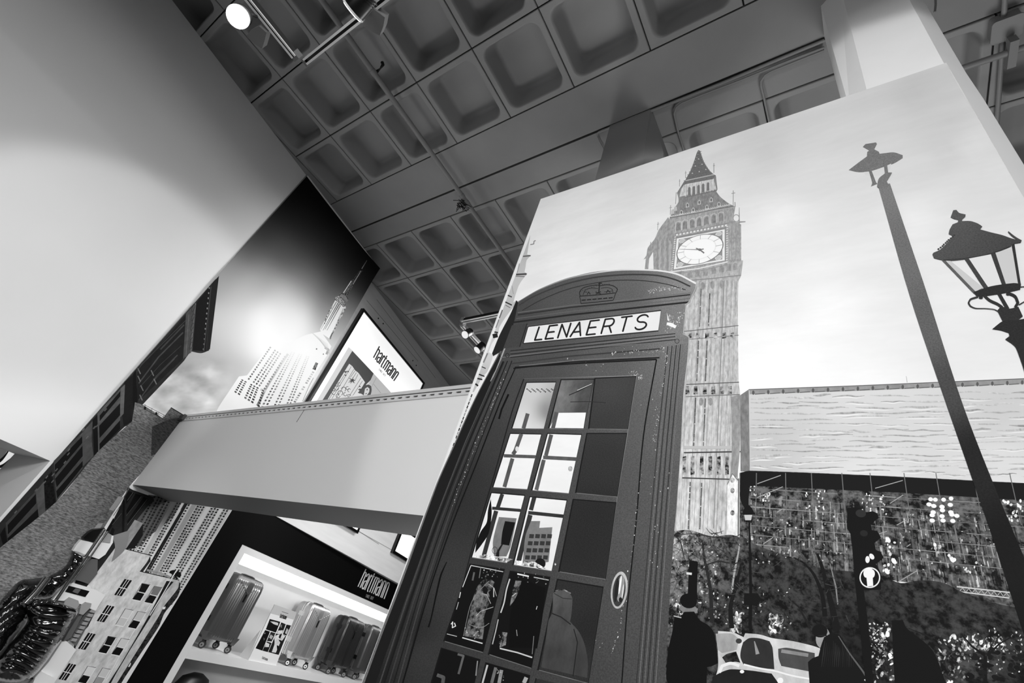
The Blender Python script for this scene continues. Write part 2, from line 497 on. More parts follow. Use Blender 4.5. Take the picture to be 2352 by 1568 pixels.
# --- concrete wall further on
cy0, cy1 = 2.35, 12.5
zb0, zb1 = on(CONC, 634, 1185)[2], on(CONC, 914, 1339)[2]
ya, yb = on(CONC, 634, 1185)[1], on(CONC, 914, 1339)[1]
zs = (zb1 - zb0) / (yb - ya)
zlow = lambda y: zb0 + (y - ya) * zs
mb = MB().prism([wpt(CONC, cy0, zlow(cy0)), wpt(CONC, cy1, zlow(cy1)), wpt(CONC, cy1, TOP + 0.004), wpt(CONC, cy0, TOP + 0.004)], -CONC[0] * 0.25)
cw = st(mb.build('wall_concrete', m_cwall))
mb = MB()
m_hole = mat('plug_hole', 12, 0.9)
for (u, v) in ((869, 731), (880, 743), (948, 828), (956, 839)):
    p = on(CONC, u, v, 0.0005); q = np.array(p)
    mb.prism([q + 0.012 * np.array([math.cos(t) * CONC[0][1], -math.cos(t) * CONC[0][0], math.sin(t)]) for t in np.linspace(0, 2 * math.pi, 9)[:-1]], CONC[0] * 0.002)
mb.build('plug_holes', m_hole, cw)['kind'] = 'stuff'
mb = MB()
for a, b in (((842, 690), (960, 830)), ((865, 688), (1000, 868)), ((812, 1214), (915, 1272)), ((800, 1205), (870, 1250))):
    p, q = np.array(on(CONC, *a, 0.0)), np.array(on(CONC, *b, 0.0))
    mb.obox(p, q - p, CONC[0] * 0.0015, (0, 0, 0.008))
mb.build('board_mark', mat('board_mark_grey', 150, 0.8), cw)

# --- columns
def column(rings, name, label, mc=None):
    vs = []; n = len(rings[0][1])
    for z, P in rings: vs += [(x * H, y * H, Z(z)) for x, y in P]
    fs = [(i * n + k, i * n + (k + 1) % n, (i + 1) * n + (k + 1) % n, (i + 1) * n + k) for i in range(len(rings) - 1) for k in range(n)]
    fs += [tuple(range(n))[::-1], tuple(range((len(rings) - 1) * n, len(rings) * n))]
    o = new_obj(name, vs, fs, mc or m_col)
    bm = bmesh.new(); bm.from_mesh(o.data); bmesh.ops.recalc_face_normals(bm, faces=bm.faces); bm.to_mesh(o.data); bm.free()
    return tag(st(o), label, 'column')
def cring(fl, fr=0.139): return [(fl, .3703), (fr, .3703), (fr + .0185, .3888), (fr + .0185, .445), (fr, .4635), (.0701, .4635), (.0516, .4379), (.0516, .3888)]
column([(-.375, cring(.0665)), (.6, cring(.0665)), (.66, cring(.0690, .138)), (1.0, cring(.0787, .140))], 'column',
       'white chamfered concrete column rising behind the right end of the clock tower mural')
def mring(a, b, c, d): return [(a, .4405), (b, .4405), (c, d), (c, .56), (a, .56)]
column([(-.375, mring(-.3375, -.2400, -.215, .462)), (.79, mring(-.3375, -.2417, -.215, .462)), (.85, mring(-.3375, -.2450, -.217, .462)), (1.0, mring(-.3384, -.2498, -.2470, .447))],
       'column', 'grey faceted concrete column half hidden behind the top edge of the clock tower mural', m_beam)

# --- raised fascia box between the printed wall and the mural
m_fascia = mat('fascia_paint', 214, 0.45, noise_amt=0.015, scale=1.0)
m_fshade = mat('fascia_underside_shade', 118, 0.6)  # underside shade put into a darker grey than the front
m_metal = mat('aluminium_trim', 205, 0.35, metal=0.2)
m_black = mat('matt_black', 12, 0.5)
YF = 0.3703 * H
fb = thing('fascia_box', 'long pale fascia box with perforated top trim between the two printed murals', 'fascia')
xl = wpt(WALL2, YF, 0)[0]; xlb = wpt(WALL2, 1.818, 0)[0]
xr = -1.50
zt = lambda x: Z(.2790) + (x + 4.87) * (.0058 * H / 3.35)
zf = lambda x: zt(x) - 0.062
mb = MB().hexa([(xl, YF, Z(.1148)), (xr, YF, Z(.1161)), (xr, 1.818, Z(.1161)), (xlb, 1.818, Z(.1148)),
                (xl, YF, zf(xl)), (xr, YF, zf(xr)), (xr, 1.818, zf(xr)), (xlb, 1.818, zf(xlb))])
_pn = mb.build('panel', [m_fascia, m_fshade], fb)
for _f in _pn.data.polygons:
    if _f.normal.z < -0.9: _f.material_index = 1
# trim: two bands with bridges so the slots are real gaps over a dark backing
mb = MB(); mk = MB(); rail = MB()
def band(M, xa, xb, a, b, y0, y1):
    M.hexa([(xa, y0, zf(xa) + a), (xb, y0, zf(xb) + a), (xb, y1, zf(xb) + a), (xa, y1, zf(xa) + a),
            (xa, y0, zf(xa) + b), (xb, y0, zf(xb) + b), (xb, y1, zf(xb) + b), (xa, y1, zf(xa) + b)])
band(mb, xl + .05, xr, -0.004, 0.010, YF - 0.006, YF + 0.004)
band(mb, xl + .05, xr, 0.020, 0.030, YF - 0.006, YF + 0.004)
x = xl + 0.06
while x < xr - 0.05:
    band(mb, x, x + 0.026, 0.010, 0.020, YF - 0.006, YF + 0.004); x += 0.062
mb.build('perforated_trim', m_metal, fb)
band(mk, xl + .05, xr, 0.0, 0.036, YF + 0.005, YF + 0.012); mk.build('trim_backing', m_black, fb)
band(rail, xl + 0.05, xr, 0.036, 0.058, YF - 0.008, YF + 0.05); rail.build('top_rail', m_metal, fb)
mb = MB().tube([ony(699.8, 939, YF - .001), ony(690, 955, YF - .001), ony(681, 969, YF - .001)], 0.0015, 5); mb.build('crack', m_black, fb)
mb = MB().obox((xl - 0.01, YF - 0.03, zf(xl) - 0.01), (0.09, 0, 0.012), (0, 0.03, 0), (0, 0, 0.05)); mb.build('end_bracket', mat('bracket_grey', 70, 0.5, metal=.4), fb)

# ================================================================ THE CLOCK TOWER MURAL (a flat print on a real board)
def pj(p):
    q = R @ (np.array(p, float) - EYE); return (1176 + FPX * q[0] / q[2], 784 + FPX * q[1] / q[2])
mural = thing('city_mural', 'huge printed mural board of a clock tower, a phone box and old street lamps', 'mural')
ML, MR, MZ = -1.525, 0.552, 4.15
mb = MB().prism([(ML, 1.4614, MZ), (MR, 1.4614, 4.111), (MR, 1.4614, 0), (-1.497, 1.4614, 0)], (0, 0.0190, 0))
mb.build('board', mat('mural_board', 225, 0.5), mural)
rnd = random.Random(11)
C1 = crop(1000, 580, 2.904); C2b = crop(840, 1080, 2.94); C7 = crop(1060, 840, 3.2); C6 = crop(960, 1270, 5.261)
T1 = crop(1460, 330, 4.48); T2 = crop(1540, 620, 2.529); G1 = crop(1510, 1180, 4.04); G2 = crop(1840, 1120, 3.5)
LA = crop(2100, 440, 3.409); S1 = crop(1500, 860, 2.2148); U3 = crop(1400, 300, 2.45); E2 = crop(1040, 520, 4.127)
# --- sky
sky_f = field([(1260, 480, 232), (1350, 500, 240), (1450, 420, 228), (1300, 580, 246), (1850, 330, 226), (2100, 220, 208), (2000, 260, 220), (1800, 500, 244),
               (1900, 700, 250), (2100, 500, 240), (2200, 700, 236), (2300, 420, 226), (1800, 860, 250), (1700, 400, 222), (1760, 360, 214), (1650, 450, 236),
               (2180, 260, 214), (2240, 350, 234), (2130, 400, 226), (2050, 330, 226), (2170, 340, 214), (2250, 400, 222), (1900, 240, 228), (2330, 900, 238), (1500, 560, 246), (2000, 900, 244), (2350, 560, 232)])
P = Print(FRONT, 0.0002)
P.poly([pj((ML + .0015, 1.461, MZ - .003)), pj((MR - .001, 1.461, 4.108)), pj((MR - .003, 1.461, 3.9)), pj((MR + .001, 1.461, 3.55)), pj((MR - .001, 1.461, 2.6)), pj((MR, 1.461, 1.25)), pj((-1.497, 1.461, 1.25))],
       sky_f, CLOUD, 45)
P.up()
P.build('printed_sky', mural)
# --- spires at the left border
P = Print(FRONT, 0.0008)
lf = field([(1210, 560, 190), (1190, 640, 200), (1160, 720, 190), (1130, 800, 215), (1100, 880, 190), (1050, 1000, 170), (1000, 1100, 120)])
ed = lambda y: 1245 - (y - 462) * 0.3662          # pixel column of the board's left edge
def sl(pts): return [(max(x, ed(y) + 0.3), y) for x, y in E2(pts)]
P.poly(sl([(735, 80), (728, 130), (718, 180), (705, 265), (740, 275), (700, 320), (690, 380), (680, 430), (706, 448), (655, 510), (625, 560), (590, 660), (575, 720), (600, 700), (610, 720), (500, 860),
           (440, 960), (430, 1020), (370, 1110), (340, 1190), (375, 1210), (375, 1250), (330, 1370), (280, 1430), (200, 1568), (100, 1568), (300, 1150), (480, 770), (600, 450), (700, 180)]), lf, FLAT, 20).up()
for a, w, c in (([(735, 172), (768, 165), (770, 140), (785, 133)], 8, 120), ([(665, 283), (738, 276)], 12, 90), ([(600, 455), (700, 450)], 16, 70), ([(595, 470), (680, 475)], 8, 110), ([(520, 652), (560, 668)], 12, 60),
                ([(495, 715), (560, 745)], 12, 40), ([(500, 745), (545, 770)], 6, 90), ([(395, 1000), (428, 1005)], 14, 40), ([(375, 1040), (425, 1030)], 40, 30), ([(268, 1328), (312, 1345)], 9, 50), ([(240, 1400), (300, 1420)], 12, 35), ([(225, 1440), (280, 1450)], 14, 30),
                ([(200, 1490), (240, 1510)], 16, 30), ([(560, 560), (575, 640)], 5, 150), ([(630, 350), (610, 440)], 6, 140), ([(430, 880), (400, 960)], 8, 110), ([(330, 1200), (290, 1290)], 14, 130), ([(455, 790), (430, 870)], 10, 90)):
    P.line(sl(a), w / 4.127, c)
P.up()
for k in range(26):          # broken highlights down the very edge
    y = 905 + k * 8.6; x = ed(y)
    P.line([(x + 1.5, y), (x + 1.5 - 2.6, y + 7)], 2.6, rnd.choice((225, 60, 190, 30, 150)))
P.build('printed_spire', mural)
# --- clock tower
P = Print(FRONT, 0.0014)
tf = field([(1500, 600, 159), (1520, 620, 148), (1560, 520, 172), (1600, 520, 167), (1660, 500, 158), (1690, 600, 172), (1690, 680, 190), (1600, 700, 199), (1640, 750, 191), (1600, 900, 199), (1660, 900, 190), (1600, 1050, 208), (1660, 1050, 199), (1600, 1180, 215), (1680, 1150, 186)])
P.poly(T1([(335, 755), (300, 800), (235, 890), (195, 980), (125, 1070), (110, 1150), (80, 1190), (105, 1180), (92, 1300), (380, 1340), (400, 960), (420, 900), (345, 775)]), 160, STONE)
P.poly(T1([(345, 770), (1025, 650), (1003, 790), (1085, 830), (1086, 1200), (1105, 1200), (1084, 1360), (1055, 1420), (1052, 1600), (560, 1600), (560, 1400), (350, 1310), (400, 960)]), tf, STONE, 40)
P.poly(T2([(60, 50), (408, 38), (392, 62), (392, 330), (396, 650), (405, 722), (404, 1060), (392, 1100), (396, 1548), (18, 1560), (30, 1300), (70, 700)]), tf, STONE, 40)
P.poly(T1([(425, 505), (500, 385), (825, 325), (842, 470), (830, 492), (870, 545), (960, 615), (1028, 648), (350, 762), (382, 690), (440, 600), (440, 560)]), 140, STONE)
P.up()
# spire
P.poly(T1([(645, 64), (628, 95), (606, 165), (588, 215), (560, 285), (532, 335), (505, 385), (820, 325), (775, 290), (735, 240), (700, 180), (682, 130), (662, 72)]), 112, GRAIN)
P.poly(T1([(500, 385), (825, 322), (800, 352), (790, 365), (520, 415), (470, 455), (425, 505)]), 118, GRAIN)
for k in range(11):
    t = k / 10; P.ell(*T1([(652 - 146 * t ** 1.25 - 4, 80 + 300 * t)])[0], 1.6, 1.1, 0, 150)
    P.ell(*T1([(664 + 118 * t ** 1.7 + 6, 80 + 232 * t)])[0], 1.6, 1.1, 0, 150)
P.up()
for x, y in ((648, 158), (683, 212), (614, 230), (722, 266), (654, 288), (584, 305)):
    P.poly(T1([(x - 9, y + 3), (x, y - 10), (x + 9, y + 3)]), 205)
for k in range(24):
    x = 520 + k * 12.2; P.ell(*T1([(x, 378 - (x - 520) * .213)])[0], 1.1, 1.4, 0, 205)
# belfry
P.poly(T1([(452, 545), (468, 470), (495, 425), (522, 415), (805, 362), (830, 470), (690, 500)]), 206, STONE)
P.up()
for x, y in ((552, 490), (599, 480), (647, 468), (694, 455), (744, 441)):
    P.poly(T1([(x - 14, y + 44), (x - 12, y - 34), (x, y - 48), (x + 12, y - 38), (x + 14, y + 40)]), 122)
for x in (518, 576, 622, 670, 718, 768, 800):
    y = 470 - (x - 550) * .2; P.line(T1([(x - 2, y + 72), (x, y - 60)]), 0.9, 236); P.line(T1([(x + 5, y + 68), (x + 7, y - 56)]), 0.7, 130)
P.line(T1([(500, 555), (640, 522), (832, 482)]), 1.8, 120)
# lower roof dormers and gutter
for x, y in ((533, 632), (654, 603), (777, 577), (470, 706), (592, 682), (733, 652), (857, 622), (410, 668), (380, 700)):
    P.poly(T1([(x - 18, y + 26), (x - 15, y - 12), (x, y - 28), (x + 15, y - 15), (x + 18, y + 20)]), 196)
P.line(T1([(350, 752), (640, 700), (975, 628)]), 1.2, 214); P.line(T1([(350, 765), (640, 714), (1000, 645)]), 1.6, 120)
P.up()
for x, y in ((533, 632), (654, 603), (777, 577), (470, 706), (592, 682), (733, 652), (857, 622)):
    P.ell(*T1([(x, y)])[0], 2.0, 3.6, 0, 112)
for k in range(30):
    x = 365 + k * 20.5; P.ell(*T1([(x, 744 - (x - 365) * .2)])[0], 1.0, 1.4, 0, 225)
# pinnacles
for a, w in (([(805, 200), (805, 300)], 1.6), ([(795, 228), (816, 225)], 1.2), ([(515, 280), (514, 350)], 1.3), ([(506, 300), (524, 298)], 1), ([(452, 365), (450, 440)], 1.2), ([(445, 385), (460, 383)], 1), ([(1004, 480), (1003, 640)], 1.5), ([(986, 512), (1024, 505)], 1.4),
             ([(232, 805), (226, 890)], 1.2), ([(220, 830), (243, 826)], 1), ([(360, 632), (355, 730)], 1.3), ([(345, 660), (374, 655)], 1), ([(418, 500), (410, 620)], 1.3), ([(826, 340), (832, 470)], 1.3), ([(1022, 600), (1024, 650)], 2),
             ([(1066, 655), (1066, 820)], [1, 3]), ([(1010, 800), (1130, 800)], [1.4, 1]), ([(1040, 812), (1130, 802)], 2), ([(155, 1010), (152, 1080)], 1.5)):
    P.line(T1(a), w, 150)
P.ring(*T1([(1035, 765)])[0], 7, 8, 0, 1.8, 160, n=14)
# left flying buttress
P.ring(*T1([(205, 1300)])[0], 22, 44, 0, 2.2, 150, n=12, a0=190, a1=262)
P.poly(T1([(130, 1290), (140, 1180), (180, 1110), (185, 1290)]), 236)
for k in range(7):
    P.line(T1([(225 + k * 26, 985 + (k % 2) * 14), (222 + k * 26, 1310)]), 1.8, (140, 190, 150, 185)[k % 4])
# arcade
for x, y in ((440, 852), (507, 838), (582, 824), (653, 806), (727, 792), (802, 775), (877, 758)):
    P.poly(T1([(x - 24, y + 44), (x - 22, y - 22), (x, y - 44), (x + 22, y - 30), (x + 22, y + 34)]), 138, STONE)
    P.line(T1([(x - 30, y + 50), (x - 28, y - 40), (x, y - 56), (x + 30, y - 48), (x + 32, y + 40)]), 1.0, 216)
P.line(T1([(400, 928), (640, 885), (960, 815)]), 1.6, 140)
for k in range(15):
    x = 425 + k * 36; P.poly(T1([(x - 9, 948 - k * 7), (x + 9, 944 - k * 7), (x + 9, 926 - k * 7), (x - 9, 930 - k * 7)]), 232)
P.line(T1([(405, 965), (930, 862)]), 1.8, 132)
P.up()
# clock
qm = quadmap(T1([(392, 1292), (916, 1200), (916, 880), (424, 975)]))
sq = lambda a, b: [qm(a, a), qm(b, a), qm(b, b), qm(a, b)]
P.poly([qm(-.03, -.03), qm(1.03, -.03), qm(1.03, 1.03), qm(-.03, 1.03)], 150)
P.up().poly(sq(0, 1), 240); P.up().poly(sq(.045, .955), 150); P.up()
def qc(r, n=40, cx_=.5, cy_=.5): return [qm(cx_ + r * math.cos(2 * math.pi * k / n), cy_ + r * math.sin(2 * math.pi * k / n)) for k in range(n)]
for cx_, cy_ in ((.12, .12), (.88, .12), (.12, .88), (.88, .88)): P.poly(qc(.07, 10, cx_, cy_), 226); P.poly(qc(.1, 3, cx_, cy_), 200)
P.up().poly(qc(.478), 122); P.up().poly(qc(.458), 250); P.up().poly(qc(.335), 236); P.up().poly(qc(.315), 252); P.up()
for k in range(12):
    t = math.radians(90 - 30 * k)
    P.line([qm(.5 + .32 * math.cos(t), .5 + .32 * math.sin(t)), qm(.5 + .455 * math.cos(t), .5 + .455 * math.sin(t))], 1.1, 168)
P.up()
c0 = T1([(660, 1090)])[0]
P.line([c0, T1([(440, 1084)])[0]], [1.9, .7], 130); P.line([T1([(620, 1075)])[0], c0, T1([(705, 1125)])[0]], [2.4, 3.0, 3.2], 118); P.line([c0, T1([(700, 1082)])[0]], 2.4, 122); P.ell(*c0, 4, 3, 0, 118)
# mouldings round the face and bands below
for x0_, y0_, x1_, y1_ in ((372, 1300, 408, 960), (938, 1215, 942, 850)):
    for k in range(16):
        t = k / 15; P.ell(*T1([(x0_ + (x1_ - x0_) * t, y0_ + (y1_ - y0_) * t)])[0], 2.4, 1.2, -20, 218)
P.line(T1([(350, 1318), (640, 1285), (945, 1215)]), 2.4, 232); P.line(T1([(380, 1338), (640, 1312), (950, 1240)]), 1.2, 140)
for x, y in ((470, 1345), (555, 1348), (636, 1336), (718, 1325), (802, 1305), (885, 1288), (958, 1275), (1025, 1262)):
    P.poly(T1([(x - 24, y + 36), (x - 22, y - 26), (x, y - 40), (x + 22, y - 32), (x + 24, y + 30)]), 152, STONE)
P.line(T1([(560, 1405), (800, 1385), (1084, 1352)]), 2.2, 140); P.line(T1([(600, 1435), (900, 1402), (1058, 1380)]), 1.4, 190)
for x in (985, 1030, 1070): P.line(T1([(x, 850), (x + 2, 1190)]), 1.2, 148)
for y in (970, 1080, 1200): P.line(T1([(960, y + 8), (1086, y - 10)]), 5, 158, STONE)
# shaft
xs = lambda x, y: x - (y - 60) * 0.043
for k in range(24):
    x = 92 + k * 13.2
    P.line(T2([(xs(x, 60), 62), (xs(x, 700), 700), (xs(x, 1530), 1530)]), 0.9 if k % 3 else 1.5, (160, 214, 150, 200)[k % 4], STONE)
P.up()
for x, a, b in ((180, 80, 330), (232, 135, 325), (178, 410, 645), (228, 410, 645), (176, 740, 1032), (232, 745, 1032), (165, 1230, 1505), (232, 1235, 1505)):
    y = a
    while y < b - 8:
        h = rnd.uniform(20, 60); e = min(b, y + h); P.line(T2([(xs(x, y), y), (xs(x, e), e)]), 2.6, rnd.choice((92, 120, 80))); y = e + rnd.choice((1, 6))
for x in (330, 372): P.line(T2([(xs(x, 60), 60), (xs(x, 1200), 1200)]), 1.0, 165)
P.line(T2([(xs(312, 60), 60), (xs(312, 1500), 1500)]), 2.0, 135)
for a, b, w, c in (((78, 356), (395, 322), 1.6, 110), ((108, 402), (396, 378), 1.4, 130), ((92, 664), (398, 651), 2.0, 100), ((88, 735), (402, 722), 1.6, 120), ((78, 1060), (408, 1054), 3.0, 72), ((68, 1206), (392, 1216), 2.8, 70), ((80, 1030), (400, 1030), 7, 190)):
    P.line(T2([a, b]), w, c)
for y0_, y1_, c in ((362, 398, 150), (672, 722, 135), (1080, 1190, 140)):
    for x in (125, 172, 225, 275, 325, 372):
        xx = xs(x, y0_); P.poly(T2([(xx - 12, y1_), (xx - 10, y0_ + 4), (xx + 10, y0_), (xx + 12, y1_ - 4)]), c, LEAF)
for x, y in ((175, 78), (232, 72), (285, 66), (250, 750), (195, 750)): P.ell(*T2([(xs(x, y) + 12, y + 14)])[0], 5, 9, 0, 150, STONE)
P.poly(T2([(352, 735), (404, 724), (402, 1060), (388, 1200), (345, 1210), (356, 1050)]), 150, STONE)
P.up()
P.poly(T2([(332, 1240), (360, 1180), (392, 1218), (388, 1548), (328, 1540)]), 236, STONE)
P.line(T2([(330, 1245), (360, 1182), (392, 1222)]), 1.6, 110); P.line(T2([(396, 1210), (394, 1545)]), 2.4, 90)
for y in (1220, 1280, 1410): P.ell(*T2([(360, y)])[0], 5, 6, 0, 150, LEAF)
P.build('printed_clock_tower', mural)
# --- wrapped building with scaffold
P = Print(FRONT, 0.0014)
P.poly(S1([(443, 105), (487, 75), (492, 492), (445, 492)]), 128, STONE)
P.poly(S1([(487, 75), (1000, 58), (1900, 20), (3300, -50), (3300, 634), (1900, 556), (1200, 520), (492, 492)]), field([(1720, 900, 205), (1730, 1050, 196), (2000, 950, 214), (2000, 1070, 226), (2300, 920, 206), (2300, 1080, 222)]), CLOUD)
P.up()
for k in range(14):
    y0_ = 118 + k * 26.5; x = 495
    while x < 2250:
        w = rnd.uniform(90, 260); yy = y0_ + (x - 495) * (-.022 + k * .0048) + rnd.uniform(-6, 6)
        a, b = S1([(x, yy)])[0], S1([(x + w, yy + rnd.uniform(-8, 8))])[0]; c = rnd.choice((160, 176, 186, 190)); hh = rnd.uniform(2.5, 6)
        pts = [a] + [(a[0] + (b[0] - a[0]) * t, a[1] + (b[1] - a[1]) * t + rnd.uniform(-1.6, 1.6)) for t in (.25, .5, .75)] + [b]
        P.line(pts, [.5, hh * .7, hh, hh * .7, .5], c + 14, STONE); P.line([(p[0], p[1] + .6) for p in pts], [.4, hh * .25, hh * .35, hh * .25, .4], c, STONE)
        if rnd.random() < .5: P.line([(p[0], p[1] + hh) for p in pts], [.4, 2, 3, 2, .4], 236, CLOUD)
        x += w * rnd.uniform(.7, 1.3)
P.up()
P.poly(S1([(490, 78), (1000, 60), (1900, 22), (3300, -50), (3300, -20), (1900, 46), (1000, 84), (492, 100)]), 150, WEATH)
P.line(S1([(487, 76), (1000, 58), (1900, 20)]), 1.6, 90)
for k in range(19):
    x = 510 + k * 76; y = 92 - (x - 500) * .038; P.ell(*S1([(x, y)])[0], 3.0, 5.0, 0, 92); P.line(S1([(x + 8, y + 8), (x + 60, y + 4)]), 1.8, 96)
P.line(S1([(1293, 40), (1288, 8)]), .8, 160)
P.build('printed_wrapped_building', mural)
P = Print(FRONT, 0.0008)
P.poly(S1([(440, 500), (492, 488), (1200, 516), (1900, 552), (3300, 632), (3300, 1800), (1900, 1230), (1500, 1100), (1180, 1040), (440, 1020)]), 82, LEAF)
P.up()
P.poly(S1([(445, 498), (492, 490), (1200, 518), (1900, 554), (3300, 634), (3300, 740), (1900, 640), (1250, 600), (492, 565), (480, 700), (445, 640)]), 18)
sx = lambda x, y: x + (y - 560) * (-.02 + (x - 500) * .00022)
for k in range(800):
    x = rnd.uniform(470, 2300); y = rnd.uniform(585, 960) + (x - 490) * .10; h = rnd.uniform(18, 90); w = rnd.uniform(2, 9)
    P.line(S1([(sx(x, y), y), (sx(x, y + h), y + h)]), w / 2.2, rnd.choice((110, 138, 92, 40, 120, 160, 34, 150, 28, 84)), LEAF if k % 3 else WEATH)
P.up()
for k in range(7):
    y0_ = 578 + k * 47; x = 488
    while x < 2300:
        w = rnd.uniform(50, 170); s_ = .062 + k * .006
        if rnd.random() < .82: P.line(S1([(x, y0_ + (x - 490) * s_), (x + w, y0_ + (x + w - 490) * s_)]), rnd.choice((1.0, 1.3, 1.7)), rnd.choice((150, 170, 120, 140)))
        x += w
for x in (525, 675, 808, 965, 1110, 1285, 1450, 1640, 1830):
    P.line(S1([(sx(x, 500), 500), (sx(x, 720), 700 + (x - 500) * .05)]), 2.0, 112); P.line(S1([(sx(x, 700), 700), (sx(x, 880), 880 + (x - 500) * .09)]), 1.6, 96, WEATH)
for a, b in (((530, 555), (650, 512)), ((1130, 578), (1270, 538)), ((530, 625), (660, 570)), ((640, 800), (660, 790)), ((1205, 655), (1272, 612)), ((1240, 765), (1290, 738)), ((1150, 810), (1190, 796)), ((560, 862), (610, 828)), ((1290, 875), (1310, 862)), ((1200, 1082), (1345, 996)), ((630, 700), (660, 682))):
    P.line(S1([a, b]), 1.8, 168)
P.up()
def lights(cx_, cy_, w, h, n, r):
    for _ in range(n):
        x, y = cx_ + rnd.uniform(-w, w), cy_ + rnd.uniform(-h, h)
        P.ell(*S1([(x, y)])[0], r * rnd.uniform(.5, 1.1), r * rnd.uniform(.6, 1.4), rnd.uniform(-20, 20), rnd.choice((245, 225, 190)), FLAT, 9)
lights(510, 590, 16, 28, 9, 2.0); lights(570, 640, 25, 40, 14, 2.2); lights(785, 640, 12, 45, 9, 2.0); lights(850, 640, 24, 50, 14, 2.4); lights(1090, 650, 30, 45, 14, 2.2)
lights(1165, 650, 20, 40, 10, 2.4); lights(1830, 700, 50, 60, 22, 3.4); lights(1205, 880, 24, 40, 10, 3.4); lights(1185, 980, 20, 24, 7, 3); lights(1450, 885, 18, 22, 5, 4.5); lights(1520, 935, 16, 16, 4, 4.5); lights(1610, 990, 26, 18, 6, 3); lights(1865, 910, 10, 50, 7, 4); lights(500, 830, 6, 8, 2, 3)
for i, (x, y) in enumerate([(1412, 634), (1436, 636), (1478, 636), (1516, 630), (1404, 660), (1428, 668), (1470, 672), (1512, 662), (1425, 700), (1472, 690), (1515, 700), (1420, 715), (1470, 720), (1520, 712), (1545, 718), (1420, 742), (1475, 742), (1525, 744)]):
    P.ell(*S1([(x, y)])[0], 5.6 if i < 4 else 6.4, 4.8, 10, 248, FLAT, 10)
for (x, y) in ((1195, 840), (1225, 948), (1190, 1000), (1522, 940)): P.ell(*S1([(x, y)])[0], 5, 8, -35, 246, FLAT, 10)
tr = lambda x, y: S1([(x, y)])[0]
P.line([tr(1545, 1078), tr(1815, 1108)], 3.0, 205); P.line([tr(1560, 1104), tr(1812, 1136)], 2.4, 215)
for k in range(8):
    x = 1560 + k * 32; P.line([tr(x, 1102 + k * 3.6), tr(x + 14, 1084 + k * 3.6), tr(x + 30, 1106 + k * 3.6)], 1.5, 180)
P.build('printed_scaffold_facade', mural)
# --- trees
P = Print(FRONT, 0.0024)
P.poly(S1([(80, 800), (180, 790), (300, 822), (400, 815), (470, 840), (560, 880), (700, 930), (860, 985), (1000, 1000), (1180, 1030), (1260, 1060), (1370, 1045), (1480, 1060), (1560, 1100), (1700, 1150), (1820, 1180), (1900, 1190), (3400, 1500), (3400, 2000), (1900, 2000), (40, 2000)]),
       field([(1560, 1240, 150), (1600, 1300, 110), (1650, 1280, 84), (1560, 1380, 100), (1750, 1300, 46), (1760, 1360, 44), (1850, 1350, 46), (1700, 1420, 40), (1800, 1430, 50), (1950, 1400, 34), (2100, 1380, 44), (2200, 1380, 46), (2300, 1430, 44), (2250, 1500, 60), (1980, 1500, 16), (1900, 1450, 20), (2350, 1560, 30), (1640, 1420, 54), (1700, 1500, 60)]), LEAF, 30)
P.up()
for k in range(420):        # light specks between the leaves
    x, y = rnd.choice(((rnd.uniform(90, 330), rnd.uniform(830, 1240)), (rnd.uniform(90, 700), rnd.uniform(1080, 1300)), (rnd.uniform(480, 1000), rnd.uniform(700, 960)), (rnd.uniform(1180, 1850), rnd.uniform(680, 1000)), (rnd.uniform(1100, 1180), rnd.uniform(1260, 1500)), (rnd.uniform(1600, 1880), rnd.uniform(1290, 1540))))
    P.ell(*S1([(x, y)])[0], rnd.uniform(.6, 2.6), rnd.uniform(.6, 3.2), rnd.uniform(-40, 40), rnd.choice((210, 170, 140, 225)), FLAT, 7)
for pts in ([(395, 1300), (400, 1240), (420, 1215), (445, 1260), (430, 1310)], [(590, 1320), (600, 1250), (620, 1225), (655, 1290), (640, 1320)], [(1125, 1460), (1118, 1350), (1140, 1265), (1180, 1310), (1225, 1370), (1180, 1400), (1195, 1568), (1140, 1568)],
            [(1440, 1390), (1500, 1330), (1570, 1400), (1590, 1470), (1570, 1568), (1480, 1568)], [(1570, 1330), (1700, 1330), (1800, 1370), (1700, 1400), (1640, 1380)], [(120, 1250), (140, 1180), (160, 1170), (150, 1240), (110, 1300)]):
    qx = [p[0] for p in pts]; qy = [p[1] for p in pts]
    for _ in range(80):
        x, y = rnd.uniform(min(qx), max(qx)), rnd.uniform(min(qy), max(qy)); P.ell(*S1([(x, y)])[0], rnd.uniform(1.2, 5), rnd.uniform(1.5, 8), rnd.uniform(-50, 50), rnd.choice((225, 205, 180, 120, 90, 40)), LEAF, 7)
P.up()
